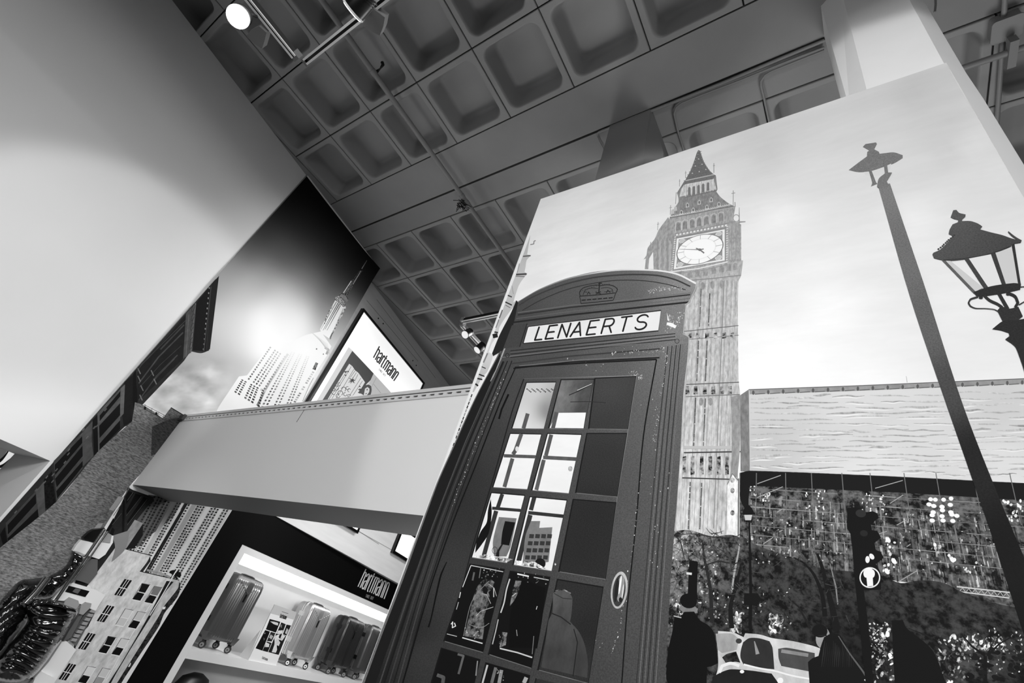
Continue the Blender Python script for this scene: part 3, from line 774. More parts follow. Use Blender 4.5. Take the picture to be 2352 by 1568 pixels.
for pts, w, c in (([(875, 1230), (860, 1120), (820, 1020), (770, 960), (715, 930)], [26, 20, 14, 10, 6], 14), ([(935, 1300), (910, 1180), (880, 1060), (860, 980), (835, 910)], [40, 30, 22, 18, 12], 16), ([(940, 1170), (930, 1080), (900, 960)], [6, 8, 4], 130),
                  ([(680, 1130), (740, 1180), (800, 1290)], [6, 8, 12], 26), ([(400, 1290), (395, 1180), (420, 1080), (450, 960)], [26, 22, 18, 12], 20), ([(400, 1100), (415, 1000), (435, 900), (440, 860)], [8, 10, 8, 5], 165), ([(300, 1260), (290, 1080), (262, 940), (250, 850)], [22, 16, 12, 7], 36),
                  ([(265, 970), (330, 950), (420, 960), (470, 930)], [5, 7, 6, 3], 40), ([(110, 815), (140, 850), (160, 940)], [5, 6, 4], 40), ([(120, 815), (200, 810), (300, 825), (400, 830)], [3, 4, 4, 3], 40), ([(350, 835), (390, 930), (400, 1000)], [6, 9, 9], 66),
                  ([(1470, 1400), (1400, 1330), (1300, 1290)], [12, 8, 3], 24), ([(1690, 1430), (1620, 1380), (1570, 1320)], [14, 9, 4], 10), ([(1700, 1430), (1760, 1370), (1830, 1330)], [14, 8, 4], 14), ([(1700, 1430), (1720, 1380), (1740, 1340)], [10, 6, 3], 14), ([(1690, 1568), (1690, 1430)], [20, 18], 10)):
    P.line(S1(pts), [q / 2.2 for q in w], c)
for k in range(200):
    x, y = rnd.choice(((rnd.uniform(95, 480), rnd.uniform(800, 1240)), (rnd.uniform(480, 1000), rnd.uniform(900, 1250)), (rnd.uniform(95, 420), rnd.uniform(800, 1100)))); a = rnd.uniform(0, 6.28); L = rnd.uniform(20, 70)
    P.line(S1([(x, y), (x + L * .5 * math.cos(a), y + L * .5 * math.sin(a) + 4), (x + L * math.cos(a), y + L * math.sin(a))]), [1.6, 1.1, .5], rnd.choice((36, 50, 70)))
for k in range(40):
    x, y = rnd.uniform(1600, 1890), rnd.uniform(1380, 1560); P.ell(*S1([(x, y)])[0], rnd.uniform(4, 12), rnd.uniform(2, 6), rnd.uniform(-10, 30), rnd.choice((8, 14, 20)), FLAT, 8)
P.poly(S1([(1215, 1250), (1270, 1248), (1290, 1290), (1420, 1400), (1490, 1568), (1230, 1568), (1220, 1420)]), 7)
P.build('printed_trees', mural)
# --- street things
P = Print(FRONT, 0.0044)
P.poly(G1([(295, 440), (330, 432), (376, 444), (368, 740), (382, 800), (280, 760)]), 8); P.poly(G1([(268, 540), (320, 545), (318, 566), (270, 560)]), 225)
P.build('printed_bollard_post', mural)
P = Print(FRONT, 0.0046)
P.poly(G1([(845, 60), (858, 60), (880, 740), (876, 1060), (842, 1060), (852, 740)]), 10)
P.poly(G1([(785, 0), (810, -60), (835, -82), (850, -82), (875, -55), (905, 2), (870, 10), (800, 8)]), 14); P.poly(G1([(805, 8), (880, 8), (868, 60), (815, 60)]), 200); P.line(G1([(800, 64), (880, 64)]), 3, 12); P.line(G1([(842, -130), (842, -60)]), 2, 16)
P.poly(G1([(805, 735), (930, 735), (965, 790), (925, 850), (800, 838)]), 12)
P.build('printed_small_lamp', mural)
P = Print(FRONT, 0.0048)
P.poly(G1([(562, 1085), (700, 1098), (800, 1142), (815, 1106), (950, 1118), (1060, 1150), (1250, 1178), (1440, 1222), (1520, 1250), (1520, 1600), (500, 1600), (560, 1440), (560, 1250)]), 206, WEATH)
P.up()
P.poly(G1([(540, 1110), (690, 1110), (760, 1160), (735, 1260), (600, 1290), (560, 1260)]), 168, WEATH)
P.poly(G1([(775, 1260), (795, 1190), (850, 1152), (940, 1152), (1040, 1180), (1068, 1240), (1085, 1440), (960, 1430), (800, 1400), (770, 1330)]), 46, WEATH)
P.poly(G1([(1120, 1250), (1200, 1240), (1460, 1290), (1460, 1470), (1250, 1430), (1150, 1410), (1125, 1340)]), 74, WEATH)
P.poly(G1([(600, 1330), (640, 1300), (730, 1275), (770, 1380), (720, 1370), (640, 1390)]), 40, LEAF)
P.poly(G1([(610, 1460), (680, 1440), (850, 1450), (1060, 1480), (1120, 1568), (1130, 1620), (500, 1620), (510, 1510)]), 26, WEATH)
P.line(G1([(575, 1470), (600, 1410), (680, 1385), (760, 1410)]), 7, 236); P.line(G1([(800, 1395), (940, 1430), (1085, 1455), (1250, 1500), (1414, 1530)]), 4, 240)
P.up()
P.line(G1([(900, 1180), (930, 1300)]), [2, 9], 150, WEATH); P.ell(*G1([(755, 1178)])[0], 7, 6, 0, 60); P.line(G1([(1150, 1270), (1400, 1310)]), 8, 140, WEATH); P.ell(*G1([(1140, 1545)])[0], 7, 7, 0, 245); P.ell(*G1([(785, 1462)])[0], 5, 4, 0, 245)
P.build('printed_taxi', mural)
P = Print(FRONT, 0.0056)
P.poly(G1([(215, 838), (270, 830), (340, 850), (372, 880), (372, 920), (240, 915), (205, 880)]), 132, WEATH)
P.up().poly(G1([(160, 940), (220, 950), (248, 908), (340, 905), (395, 985), (470, 1030), (522, 1095), (545, 1200), (560, 1385), (500, 1412), (460, 1420), (455, 1600), (110, 1600), (82, 1530), (95, 1290), (140, 1080)]), 5)
P.up().ell(*G1([(288, 806)])[0], 20, 17, 15, 8)
P.line(G1([(150, 945), (222, 962)]), 2.4, 190)
P.build('printed_person', mural, 'dark-coated man in a round cap')
P = Print(FRONT, 0.0056)
P.ell(*G2([(175, 1205)])[0], 16, 24, 8, 150, WEATH); P.ell(*G2([(150, 1150)])[0], 18, 15, 10, 12)
P.up().line(G2([(140, 1190), (205, 1185)]), 3, 30); P.ell(*G2([(185, 1240)])[0], 3, 6, 0, 200)
P.up().poly(G2([(185, 1200), (240, 1172), (310, 1180), (350, 1240), (400, 1340), (470, 1420), (520, 1490), (545, 1600), (70, 1600), (55, 1400), (90, 1370), (140, 1350), (160, 1270)]), 12)
P.up()
for k in range(16):
    x = 190 + k * 14; P.line(G2([(x, 1230 + (k % 5) * 16), (x - 12 + k * 2, 1330), (x - 26 + k * 3, 1440)]), [.6, 1.8, .5], rnd.choice((38, 52, 28)))
P.line(G2([(300, 1190), (390, 1330), (500, 1480), (545, 1560)]), [2, 3, 4, 2], 92); P.line(G2([(510, 1540), (530, 1560), (545, 1548)]), 3, 235)
P.build('printed_person', mural, 'long-haired woman with a man looking past her')
P = Print(FRONT, 0.0066)
P.poly(G2([(372, 162), (445, 158), (520, 195), (575, 188), (612, 205), (625, 240), (560, 290), (570, 340), (612, 345), (642, 400), (590, 442), (600, 498), (640, 515), (664, 560), (602, 612), (640, 690), (642, 815), (505, 822), (530, 1020), (560, 1300), (585, 1600), (520, 1600), (480, 1200), (440, 820), (400, 380), (370, 312)]), 8)
P.up()
P.ell(*G2([(480, 205)])[0], 12, 9, 10, 44); P.ell(*G2([(505, 365)])[0], 9, 7, 10, 34)
P.ell(*G2([(534, 576)])[0], 5, 8, 0, 240); P.ell(*G2([(568, 552)])[0], 5, 7.5, -35, 240)
P.ring(*G2([(553, 721)])[0], 22.5, 22.5, 0, 3.0, 236)
P.ell(*G2([(522, 688)])[0], 6, 9.5, 0, 244); P.ell(*G2([(572, 690)])[0], 6, 9.5, 0, 244); P.ell(*G2([(545, 668)])[0], 9, 8, 0, 244)
P.line(G2([(548, 680), (556, 790)]), [15, 13.5], 244)
P.build('printed_traffic_light', mural)
# --- tall lamp and lantern
P = Print(FRONT, 0.0072)
pf = field([(2035, 430, 128), (2080, 600, 112), (2130, 760, 98), (2180, 900, 72), (2230, 1040, 30), (2300, 1250, 16), (2345, 1450, 10)])
P.ext = False
P.poly([(2017, 426), (2044, 421), (2120, 645), (2212, 930), (2300, 1155), (2420, 1440), (2700, 2110), (2560, 2110), (2349, 1447), (2275, 1220), (2177.6, 940), (2090, 680)], pf, GRAIN, 40)
P.poly(U3([(1345, 222), (1400, 180), (1448, 145), (1450, 120), (1460, 112), (1425, 92), (1440, 75), (1500, 66), (1505, 75), (1490, 105), (1515, 118), (1520, 130), (1600, 122), (1650, 138), (1650, 155), (1600, 185), (1540, 205), (1470, 228), (1400, 234)]), 122, GRAIN)
P.poly(U3([(1432, 232), (1470, 228), (1540, 205), (1585, 185), (1580, 215), (1545, 245), (1480, 255), (1440, 250)]), 222)
P.up()
P.poly(U3([(1455, 215), (1470, 212), (1500, 290), (1508, 300), (1470, 315), (1478, 295)]), 122, GRAIN); P.poly(U3([(1540, 165), (1558, 162), (1568, 235), (1590, 235), (1560, 285), (1575, 312), (1520, 325), (1505, 315), (1515, 270), (1550, 240)]), 122, GRAIN)
P.build('printed_tall_lamp', mural)
P = Print(FRONT, 0.0072)
lt = field([(2140, 560, 84), (2200, 500, 90), (2220, 540, 84), (2260, 560, 74), (2300, 620, 58), (2320, 700, 40), (2340, 800, 34)])
P.poly(LA([(285, 200), (305, 145), (330, 142), (350, 165), (402, 178), (400, 195), (378, 215), (372, 230), (440, 230), (500, 250), (533, 272), (515, 295), (600, 318), (690, 340), (760, 365), (840, 385), (835, 398), (775, 410), (720, 442), (600, 490), (420, 525), (280, 540), (220, 535),
               (155, 520), (142, 490), (150, 478), (200, 455), (262, 395), (300, 345), (270, 330), (275, 300), (300, 255), (340, 240), (345, 220), (310, 212)]), lt, GRAIN, 30)
P.poly(LA([(225, 540), (285, 542), (540, 750), (465, 790)]), 205); P.poly(LA([(420, 525), (600, 490), (690, 725), (560, 750)]), 228); P.poly(LA([(635, 478), (765, 440), (815, 720), (715, 722)]), 206)
P.up()
for q, c in (([(215, 535), (245, 540), (478, 780), (470, 800)], 96), ([(395, 528), (428, 524), (580, 750), (545, 755)], 66), ([(600, 490), (636, 480), (718, 725), (685, 728)], 60), ([(762, 415), (785, 412), (836, 735), (815, 738)], 50), ([(462, 785), (600, 740), (780, 715), (836, 722), (830, 765), (720, 790), (560, 815), (490, 820)], 44),
             ([(650, 800), (680, 800), (745, 912), (720, 925)], 48), ([(680, 895), (740, 915), (815, 900), (850, 975), (800, 1010), (690, 1010), (650, 930)], 48), ([(610, 1075), (700, 1010), (800, 1005), (880, 990), (960, 1250), (1040, 1568), (1180, 2100), (1060, 2100), (850, 1370), (795, 1220), (765, 1190), (712, 1155), (745, 1130), (740, 1105), (680, 1085)], 42)):
    P.poly(LA(q), c, GRAIN)
P.line(LA([(548, 812), (590, 850), (650, 878), (690, 905)]), 6, 48); P.line(LA([(740, 795), (790, 820), (812, 870), (790, 905)]), 6.5, 44)
P.line(LA([(500, 822), (440, 842), (425, 870), (440, 895), (480, 912), (560, 914), (630, 922), (662, 940)]), [4, 4, 4, 3.2, 2.2, 1.8, 1.8, 2.4], 56)
P.line(LA([(830, 745), (880, 742)]), 2, 60); P.line(LA([(820, 885), (880, 850)]), 2.5, 50); P.ell(*LA([(735, 800)])[0], 5, 3.4, 0, 44); P.ell(*LA([(522, 828)])[0], 5, 3, 0, 44)
P.line(LA([(735, 312), (765, 340), (800, 365), (838, 388)]), [2.4, 4, 4, 5], 70)
P.up()
for k in range(10): P.ell(*LA([(190 + k * 14 + rnd.uniform(-5, 5), 448 - k * 12)])[0], 2.4, 1.6, 0, 62)
P.line(LA([(225, 536), (420, 518), (600, 484), (760, 425)]), 1.6, 50)
P.build('printed_lantern', mural)
# --- phone box print
P = Print(FRONT, 0.0030)
bx = field([(1300, 700, 84), (1200, 720, 70), (1450, 680, 96), (1560, 680, 128), (1580, 650, 150), (1560, 760, 130), (1560, 850, 112), (1545, 1000, 96), (1540, 1150, 88), (1535, 1300, 80), (1532, 1560, 74), (1450, 1200, 84), (1440, 1400, 76),
            (1400, 820, 90), (1250, 830, 74), (1120, 1000, 58), (1080, 1180, 46), (1020, 1200, 50), (950, 1450, 40), (860, 1560, 34), (1190, 900, 68), (1050, 1300, 56), (980, 1500, 56), (1100, 1400, 62), (1300, 1200, 70), (1300, 1560, 62), (1060, 1080, 44), (1040, 1150, 40)])  # print greys, with spot-glare haze painted in at the upper right
eb = lambda y: 1245 - (y - 462) * 0.3662 + 0.4
P.poly(C1([(545, 320), (548, 335), (620, 285), (700, 240), (800, 200), (900, 165), (1050, 130), (1200, 115), (1350, 110), (1480, 116), (1600, 138), (1680, 165), (1738, 208), (1736, 250), (1690, 330), (1668, 345), (1652, 535), (1692, 560), (1690, 625)]) +
       [(1570, 900), (1560.4, 1080), (1549, 1220), (1540.7, 1325), (1531, 1500), (1524, 1640), (816, 1640), (eb(1560), 1560), (eb(1400), 1400), (eb(1200), 1200), (1010, 1096), (1044.8, 1017), (1093, 910.6), (1151, 804)] + C1([(470, 600), (520, 460)]), bx, GRAIN, 40)
P.poly(C1([(540, 318), (552, 330), (520, 480), (465, 635), (385, 690), (378, 672), (430, 545), (500, 410)]), 34, FLAT)
P.up()
# dark shaded band down the left side and its bright edge
P.poly([(1148, 806), (1093, 912), (1045, 1018), (1010, 1097), (925, 1325), (812, 1640), (835, 1640), (950, 1325), (1030, 1110), (1100, 950), (1150, 830)], 26)
P.line([(1150, 806), (1092, 914), (1044, 1020), (1004, 1110), (922, 1335), (870, 1470), (812, 1640)], [1.5, 2, 2.5, 2.5, 4.5, 5, 6], 108, GRAIN)
P.line([(1163, 790), (1140, 850), (1126, 875)], 3, 165, WEATH)
P.line([(1158, 830), (1100, 960), (1022, 1150), (945, 1370), (880, 1568)], [3, 5, 6, 7, 8], 30)
# roof mouldings
P.line(C1([(556, 352), (640, 300), (800, 232), (950, 188), (1100, 160), (1300, 146), (1480, 152), (1600, 180), (1700, 225)]), 3.2, 60, GRAIN)
P.line(C1([(548, 330), (700, 243), (900, 168), (1200, 118), (1480, 119), (1620, 146), (1738, 206)]), [1.4, 2, 3, 3, 3.5, 4, 4], field([(1200, 680, 110), (1300, 640, 150), (1400, 625, 215), (1500, 622, 238), (1600, 650, 240)]))
P.line(C1([(580, 385), (700, 318), (850, 255), (1000, 215), (1200, 185), (1400, 188), (1550, 212), (1670, 248)]), 1.6, 40)
P.line(C1([(550, 415), (900, 365), (1300, 325), (1700, 280)]), 3.0, 44); P.line(C1([(550, 400), (900, 352), (1300, 312), (1705, 268)]), 1.6, 110)
P.line(C1([(520, 465), (900, 415), (1300, 372), (1690, 330)]), 4.0, 36); P.line(C1([(540, 440), (900, 392), (1300, 350), (1700, 305)]), 1.4, 100)
P.line(C1([(1738, 210), (1732, 245), (1690, 330), (1664, 350)]), 1.6, 190); P.line(C1([(1650, 540), (1692, 562), (1690, 625)]) + [(1576, 860), (1566, 1000), (1556, 1140)], [1.5, 2, 2, 1.6, 1.3, 1.0], 186)
# frieze panels and mouldings above the door
P.poly(C1([(510, 485), (610, 472), (560, 630), (452, 640)]), 66, GRAIN); P.line(C1([(612, 472), (562, 628)]), 2.2, 34)
P.line(C1([(610, 488), (900, 455)]), 1.2, 100)
for k in range(5):
    o = k * 11; P.line(C1([(500, 655 + o), (900, 612 + o * .96), (1600, 540 + o * .9)]), 1.7, 30 if k % 2 == 0 else field([(1180, 800, 90), (1560, 780, 130)]))
P.line(C1([(430, 700), (900, 645), (1600, 590), (1690, 575)]), 1.2, 120); P.line(C1([(510, 740), (900, 690), (1510, 640)]), 3.2, 58); P.line(C1([(520, 772), (900, 730), (1495, 700)]), 3.0, 24)
P.line(C1([(560, 755), (1000, 712), (1490, 690)]), 1.2, 128)
P.ring(*C1([(480, 685)])[0], 4.5, 4.5, 0, 1.4, 34, n=12); P.ring(*C1([(1612, 590)])[0], 5, 5, 0, 1.4, 60, n=12)
# fluted pilasters
def flute(a, b, k, n, c, w=1.5): 
    t = k / n; P.line([(p[0] + (q[0] - p[0]) * t, p[1] + (q[1] - p[1]) * t) for p, q in zip(a, b)], w, c, GRAIN)
L_ = [(1145, 830), (1060, 1020), (985, 1210), (922, 1390), (862, 1568)]; L2_ = [(1176, 828), (1108, 1000), (1040, 1180), (978, 1370), (925, 1568)]
for k in range(7): flute(L_, L2_, k, 6, (26, 74, 22, 66, 24, 70, 30)[k], 2.4)
R_ = [(1534, 795), (1512, 1000), (1494, 1200), (1476, 1400), (1462, 1568)]; R2_ = [(1568, 790), (1549, 1000), (1533, 1200), (1518, 1400), (1506, 1568)]
for k in range(8): flute(R_, R2_, k, 7, (50, 110, 44, 104, 40, 100, 44, 110)[k], 2.0)
# door outline
P.line([(1184, 844), (1150, 920), (1096, 1060), (1040, 1200), (988, 1350), (925, 1568)], [2.2, 3, 3, 3, 3, 3.4], 12)
P.line(C1([(530, 765), (1000, 735), (1475, 712)]), 3.2, 20); P.line(C1([(1475, 712)]) + [(1478, 1000), (1461, 1200), (1440, 1400), (1428, 1568)], 3.0, 16)
P.line([(1168, 905), (1152, 940), (1146, 962)], 4.2, 10); P.line([(1026, 1290), (1012, 1322), (990, 1420), (984, 1440)], [2, 4, 3, 4], 8)
P.up()
# inner moulding round the glazing
P.line(C7([(455, 95), (1285, 72), (1225, 470), (1145, 965), (1060, 1570)]), 1.4, field([(1200, 870, 90), (1450, 865, 150), (1440, 1100, 120), (1390, 1300, 90)])); P.line(C7([(458, 95), (370, 340), (240, 800), (75, 1350), (20, 1568)]), 2.6, 28)
# paint chips
def chips(n, pts, r):
    for _ in range(n):
        a = rnd.choice(range(len(pts) - 1)); t = rnd.random(); x = pts[a][0] + (pts[a + 1][0] - pts[a][0]) * t + rnd.gauss(0, r); y = pts[a][1] + (pts[a + 1][1] - pts[a][1]) * t + rnd.gauss(0, r)
        s = rnd.uniform(.5, 1.6); P.ell(x, y, s * rnd.uniform(.4, 1), s * rnd.uniform(.6, 1.6), 15, rnd.choice((225, 200, 170)), FLAT, 5)
chips(90, C1([(1540, 400), (1570, 440), (1560, 500), (1620, 470), (1640, 400)]), 4); chips(60, C1([(1420, 260), (1500, 245), (1580, 235), (1660, 240)]), 3); chips(60, C1([(1180, 672), (1350, 660), (1530, 650)]), 3)
chips(50, C1([(1340, 790), (1360, 840), (1300, 800)]), 4); chips(60, C1([(1545, 660), (1535, 760), (1490, 1000), (1460, 1280)]), 2.2); chips(50, [(1478, 1040), (1455, 1240), (1425, 1440), (1404, 1500)], 1.6)
chips(60, [(1164, 850), (1130, 930), (1085, 1040), (1040, 1160)], 2.0); chips(40, [(1500, 900), (1512, 1100), (1500, 1300)], 12); chips(30, [(1300, 830), (1400, 850), (1290, 1310), (1380, 1500)], 8)
P.poly(C1([(1545, 465), (1575, 468), (1608, 488), (1600, 505), (1560, 488), (1542, 480)]), 245); P.poly(C1([(1545, 400), (1556, 440), (1562, 460), (1548, 450)]), 235)
P.poly(C6([(1655, 120), (1672, 132), (1660, 150), (1650, 136)]), 235)
# crown emblem
cr = lambda pts, w, c: P.line(C1(pts), w, c)
cr([(962, 290), (1040, 285), (1120, 278), (1200, 268)], 2.0, 34); cr([(970, 340), (1060, 332), (1185, 318)], 2.0, 30); cr([(962, 290), (972, 342)], 1.6, 34); cr([(1205, 265), (1186, 318)], 1.6, 34)
for k in range(6): cr([(975 + k * 36, 318 - k * 3), (1003 + k * 36, 315 - k * 3)], 2.4, 26); cr([(972 + k * 38, 303 - k * 3), (996 + k * 38, 301 - k * 3)], 1.4, 100)
cr([(965, 288), (962, 262), (985, 236), (1030, 222), (1075, 216), (1100, 220)], 1.8, 34); cr([(1100, 220), (1150, 214), (1195, 225), (1215, 245), (1205, 268)], 1.8, 34)
cr([(985, 282), (1000, 250), (1040, 236), (1085, 240)], 1.4, 40); cr([(1105, 238), (1150, 232), (1180, 244), (1185, 266)], 1.4, 40)
cr([(1090, 270), (1094, 215), (1098, 198)], 2.6, 34); cr([(1086, 207), (1112, 203)], 2.0, 34); cr([(1068, 262), (1104, 276)], 1.8, 30); cr([(1070, 276), (1104, 260)], 1.8, 30)
cr([(1012, 280), (1022, 262), (1034, 278)], 1.8, 32); cr([(1140, 268), (1150, 250), (1166, 266)], 1.8, 32); cr([(990, 262), (1012, 264)], 1.4, 34); cr([(1125, 262), (1180, 256)], 1.2, 36)
for k in range(9): P.ell(*C1([(968 + k * 15, 258 - k * 5.2)])[0], 1, 1, 0, 30, FLAT, 5); P.ell(*C1([(1115 + k * 12, 212 + max(0, k - 4) * 6)])[0], 1, 1, 0, 30, FLAT, 5)
box_o = P.build('printed_phone_box', mural)
# lettered sign
P = Print(FRONT, 0.0046)
P.poly(C1([(636, 489), (1503, 388), (1502, 410), (1486, 517), (590, 602), (592, 588), (618, 500)]), 232, CLOUD)
P.line(C1([(620, 492), (1506, 385)]), 2.6, 44); P.line(C1([(588, 606), (1488, 522)]), 2.2, 40); P.line(C1([(616, 494), (584, 606)]), 3, 48); P.line(C1([(1507, 386), (1490, 522)]), 2.2, 110)
P.up()
qm = quadmap(C1([(663, 583), (1406, 508), (1432, 409), (692, 497)]))
def arcp(cx_, cy_, rx, ry, a0, a1, n=9): return [(cx_ + rx * math.cos(math.radians(a0 + (a1 - a0) * k / n)), cy_ + ry * math.sin(math.radians(a0 + (a1 - a0) * k / n))) for k in range(n + 1)]
LET = {'L': (.07, [[(0, 1), (0, 0), (1, 0)]]), 'E': (.078, [[(1, 1), (0, 1), (0, 0), (1, 0)], [(0, .5), (.85, .5)]]), 'N': (.085, [[(0, 0), (0, 1), (1, 0), (1, 1)]]),
       'A': (.095, [[(0, 0), (.5, 1), (1, 0)], [(.17, .3), (.83, .3)]]), 'R': (.085, [[(0, 0), (0, 1), (.62, 1)] + arcp(.62, .74, .36, .26, 90, -90) + [(0, .48)], [(.6, .48), (1, 0)]]), 'T': (.085, [[(0, 1), (1, 1)], [(.5, 1), (.5, 0)]]),
       'S': (.09, [arcp(.5, .74, .46, .25, 20, 180, 8) + arcp(.5, .74, .46, .24, 180, 262, 4) + arcp(.5, .25, .48, .25, 82, 0, 5) + arcp(.5, .25, .48, .25, 0, -160, 9)])}
u = 0.0
for ch, x in zip('LENAERTS', (0, .108, .232, .352, .500, .632, .772, .905)):
    w, sts = LET[ch]
    for st_ in sts: P.line([qm(x + a * w, b) for a, b in st_], 4.0, 30, FLAT, True)
P.build('printed_sign', box_o, 'white sign strip lettered LENAERTS')
# panes
P = Print(FRONT, 0.0046)
def pane(pts): return pts
A0, B0, Cc0 = C7([(480, 125), (692, 122), (605, 460), (375, 458)]), C7([(735, 105), (972, 100), (897, 460), (645, 458)]), C7([(985, 95), (1280, 80), (1222, 465), (940, 460)])
A1, B1, Cc1 = C7([(360, 500), (585, 505), (483, 905), (235, 890)]), C7([(635, 500), (880, 508), (788, 935), (522, 912)]), C7([(925, 500), (1212, 500), (1143, 960), (845, 932)])
A2, B2, Cc2 = C7([(222, 935), (462, 955), (335, 1445), (78, 1405)]), C7([(505, 965), (772, 990), (662, 1505), (385, 1460)]), C7([(825, 985), (1133, 1010), (1058, 1565), (722, 1510)])
A3, B3, Cc3 = C6([(630, 140), (1040, 205), (785, 1195), (325, 1060)]), C6([(1120, 225), (1590, 300), (1370, 1385), (865, 1220)]), C2b([(1298, 740), (1600, 793), (1502, 1435), (1170, 1345)])
A4, B4, Cc4 = C6([(290, 1150), (748, 1290), (660, 1700), (140, 1700)]), C6([(830, 1325), (1350, 1480), (1310, 1700), (740, 1700)]), C2b([(1155, 1405), (1440, 1470), (1420, 1500), (1130, 1500)])
allp = [A0, B0, Cc0, A1, B1, Cc1, A2, B2, Cc2, A3, B3, Cc3, A4, B4, Cc4]
for q in allp:
    c = [(sum(p[0] for p in q) / 4), (sum(p[1] for p in q) / 4)]
    P.poly([(c[0] + (x - c[0]) * 1.045 - .8, c[1] + (y - c[1]) * 1.02 - 1.0) for x, y in q], 20)
    P.line([q[3], q[2]], 3.4, 112, WEATH); P.line([q[1], q[2]], 1.6, 22)
P.up()
dk = field([(1400, 900, 68), (1400, 960, 56), (1380, 1060, 48), (1370, 1180, 38), (1330, 1260, 38), (1330, 1360, 44), (1300, 1500, 50), (1350, 1450, 34)])
for q in (Cc0, Cc1, Cc2, Cc3, Cc4): P.poly(q, dk, GRAIN, 40)
for q in (A0, A1, B1, A2, B2): P.poly(q, 238, CLOUD)
P.poly(A0, field([(1240, 885, 215), (1270, 890, 190), (1230, 905, 226), (1270, 915, 150), (1220, 930, 214), (1250, 935, 110), (1260, 950, 84), (1210, 950, 228), (1200, 975, 244), (1240, 978, 240)]), FLAT, 8)
P.poly(B0, field([(1300, 885, 140), (1320, 885, 70), (1345, 885, 66), (1300, 910, 150), (1285, 940, 120), (1310, 930, 100), (1340, 930, 58), (1330, 944, 60)]), WEATH, 10)
for q in (A3, B3, A4, B4): P.poly(q, 12)
P.up()
P.poly(C7([(700, 345), (915, 343), (897, 458), (648, 455)]), 242, CLOUD); P.line(C7([(790, 215), (860, 185), (955, 135)]), 1.8, 30); P.line(C7([(850, 180), (958, 132)]), 1.1, 220); P.line(C7([(800, 265), (925, 262), (1060, 270)]), 1.6, 44)
for k in range(22): P.ell(*C7([(482 + k * 9, 170 + (k % 4) * 7)])[0], 2.0, 1.4, 0, (40, 110, 70)[k % 3], FLAT, 6)
# muntins of the far side seen through the glass
mu = 88
for a, b, w in (([(487, 350), (455, 460)], 0, 9), ([(700, 340), (672, 458)], 0, 9), ([(440, 500), (395, 625), (378, 650)], 0, 9), ([(310, 660), (545, 668)], 0, 7.5), ([(375, 680), (315, 890)], 0, 9), ([(660, 505), (620, 660)], 0, 9), ([(600, 672), (845, 685)], 0, 8.5), ([(605, 690), (550, 912)], 0, 9),
                ([(300, 942), (265, 1045)], 0, 9), ([(225, 1045), (435, 1062)], 0, 7), ([(255, 1065), (160, 1410)], 0, 10), ([(535, 965), (510, 1060)], 0, 10), ([(490, 1078), (750, 1105)], 0, 8), ([(505, 1095), (415, 1455)], 0, 11)):
    P.line(C7(a), w, mu if a[0][1] < 900 else 50, WEATH)
P.ell(*C7([(800, 755)])[0], 5, 6, 0, 150, LEAF); P.ell(*C7([(408, 610)])[0], 4, 6, 0, 225)
# city seen through the third row
P.poly(C7([(510, 1140), (578, 1140), (572, 1190), (668, 1185), (640, 1440), (540, 1455), (450, 1440), (470, 1250)]), 120, WEATH)
P.poly(C7([(275, 1110), (405, 1120), (360, 1330), (330, 1400), (240, 1400), (230, 1300), (250, 1200)]), 120, WEATH)
P.up()
for r_ in range(4):
    for c_ in range(4): x, y = 500 + c_ * 44 - r_ * 10, 1235 + r_ * 52; P.poly(C7([(x, y), (x + 34, y + 2), (x + 30, y + 32), (x - 4, y + 30)]), 52)
P.poly(C7([(320, 1140), (395, 1150), (350, 1320), (290, 1310), (300, 1220)]), 16); P.poly(C7([(215, 975), (222, 1080), (200, 1230), (150, 1310), (100, 1375), (110, 1300), (140, 1220), (185, 1150), (195, 1060)]), 12)
P.line(C7([(300, 1310), (270, 1360), (262, 1410)]), [3, 5, 9], 24); P.ring(*C7([(245, 1355)])[0], 6, 8, 0, 1.2, 50, n=10); P.ell(*C7([(578, 1452)])[0], 12.5, 12, 0, 22); P.poly(C7([(170, 1385), (380, 1420), (330, 1443), (90, 1402)]), 190, LEAF)
P.poly(C7([(400, 1430), (540, 1440), (620, 1490), (385, 1458)]), 214, LEAF)
# clothing and clutter in the lower rows
P.poly(C6([(740, 370), (800, 320), (880, 315), (925, 350), (890, 440), (850, 470), (880, 560), (800, 760), (800, 900), (780, 1040), (560, 1000), (620, 760), (650, 600), (700, 440)]), 92, LEAF)
P.poly(C6([(765, 380), (810, 395), (850, 440), (830, 500), (790, 480)]), 18)
P.poly(C6([(1240, 340), (1330, 330), (1420, 380), (1540, 420), (1500, 800), (1440, 1150), (1100, 1140), (1110, 800), (1160, 520)]), 5)
P.poly(C6([(1180, 330), (1250, 335), (1230, 420), (1170, 560), (1110, 640), (1140, 470)]), 96, LEAF); P.poly(C6([(1020, 950), (1080, 960), (1060, 1110), (985, 1140)]), 120, LEAF)
P.poly(C2b([(1265, 830), (1300, 802), (1370, 820), (1395, 860), (1390, 960), (1380, 1020), (1440, 1090), (1480, 1180), (1500, 1300), (1495, 1400), (1185, 1330), (1210, 1180), (1235, 1010), (1260, 960)]), field([(1290, 1370, 92), (1310, 1390, 74), (1290, 1440, 72), (1270, 1500, 62), (1330, 1500, 60)]), WEATH, 20)
P.up()
P.line(C2b([(1405, 1070), (1430, 1160), (1400, 1390)]), 2.0, 26); P.line(C2b([(1258, 965), (1320, 990), (1385, 1040)]), 2.6, 34); P.line(C2b([(1272, 830), (1330, 862), (1392, 868)]), 1.6, 46)
P.line(C2b([(1280, 812), (1340, 806), (1385, 830)]), 2.4, 130, LEAF)
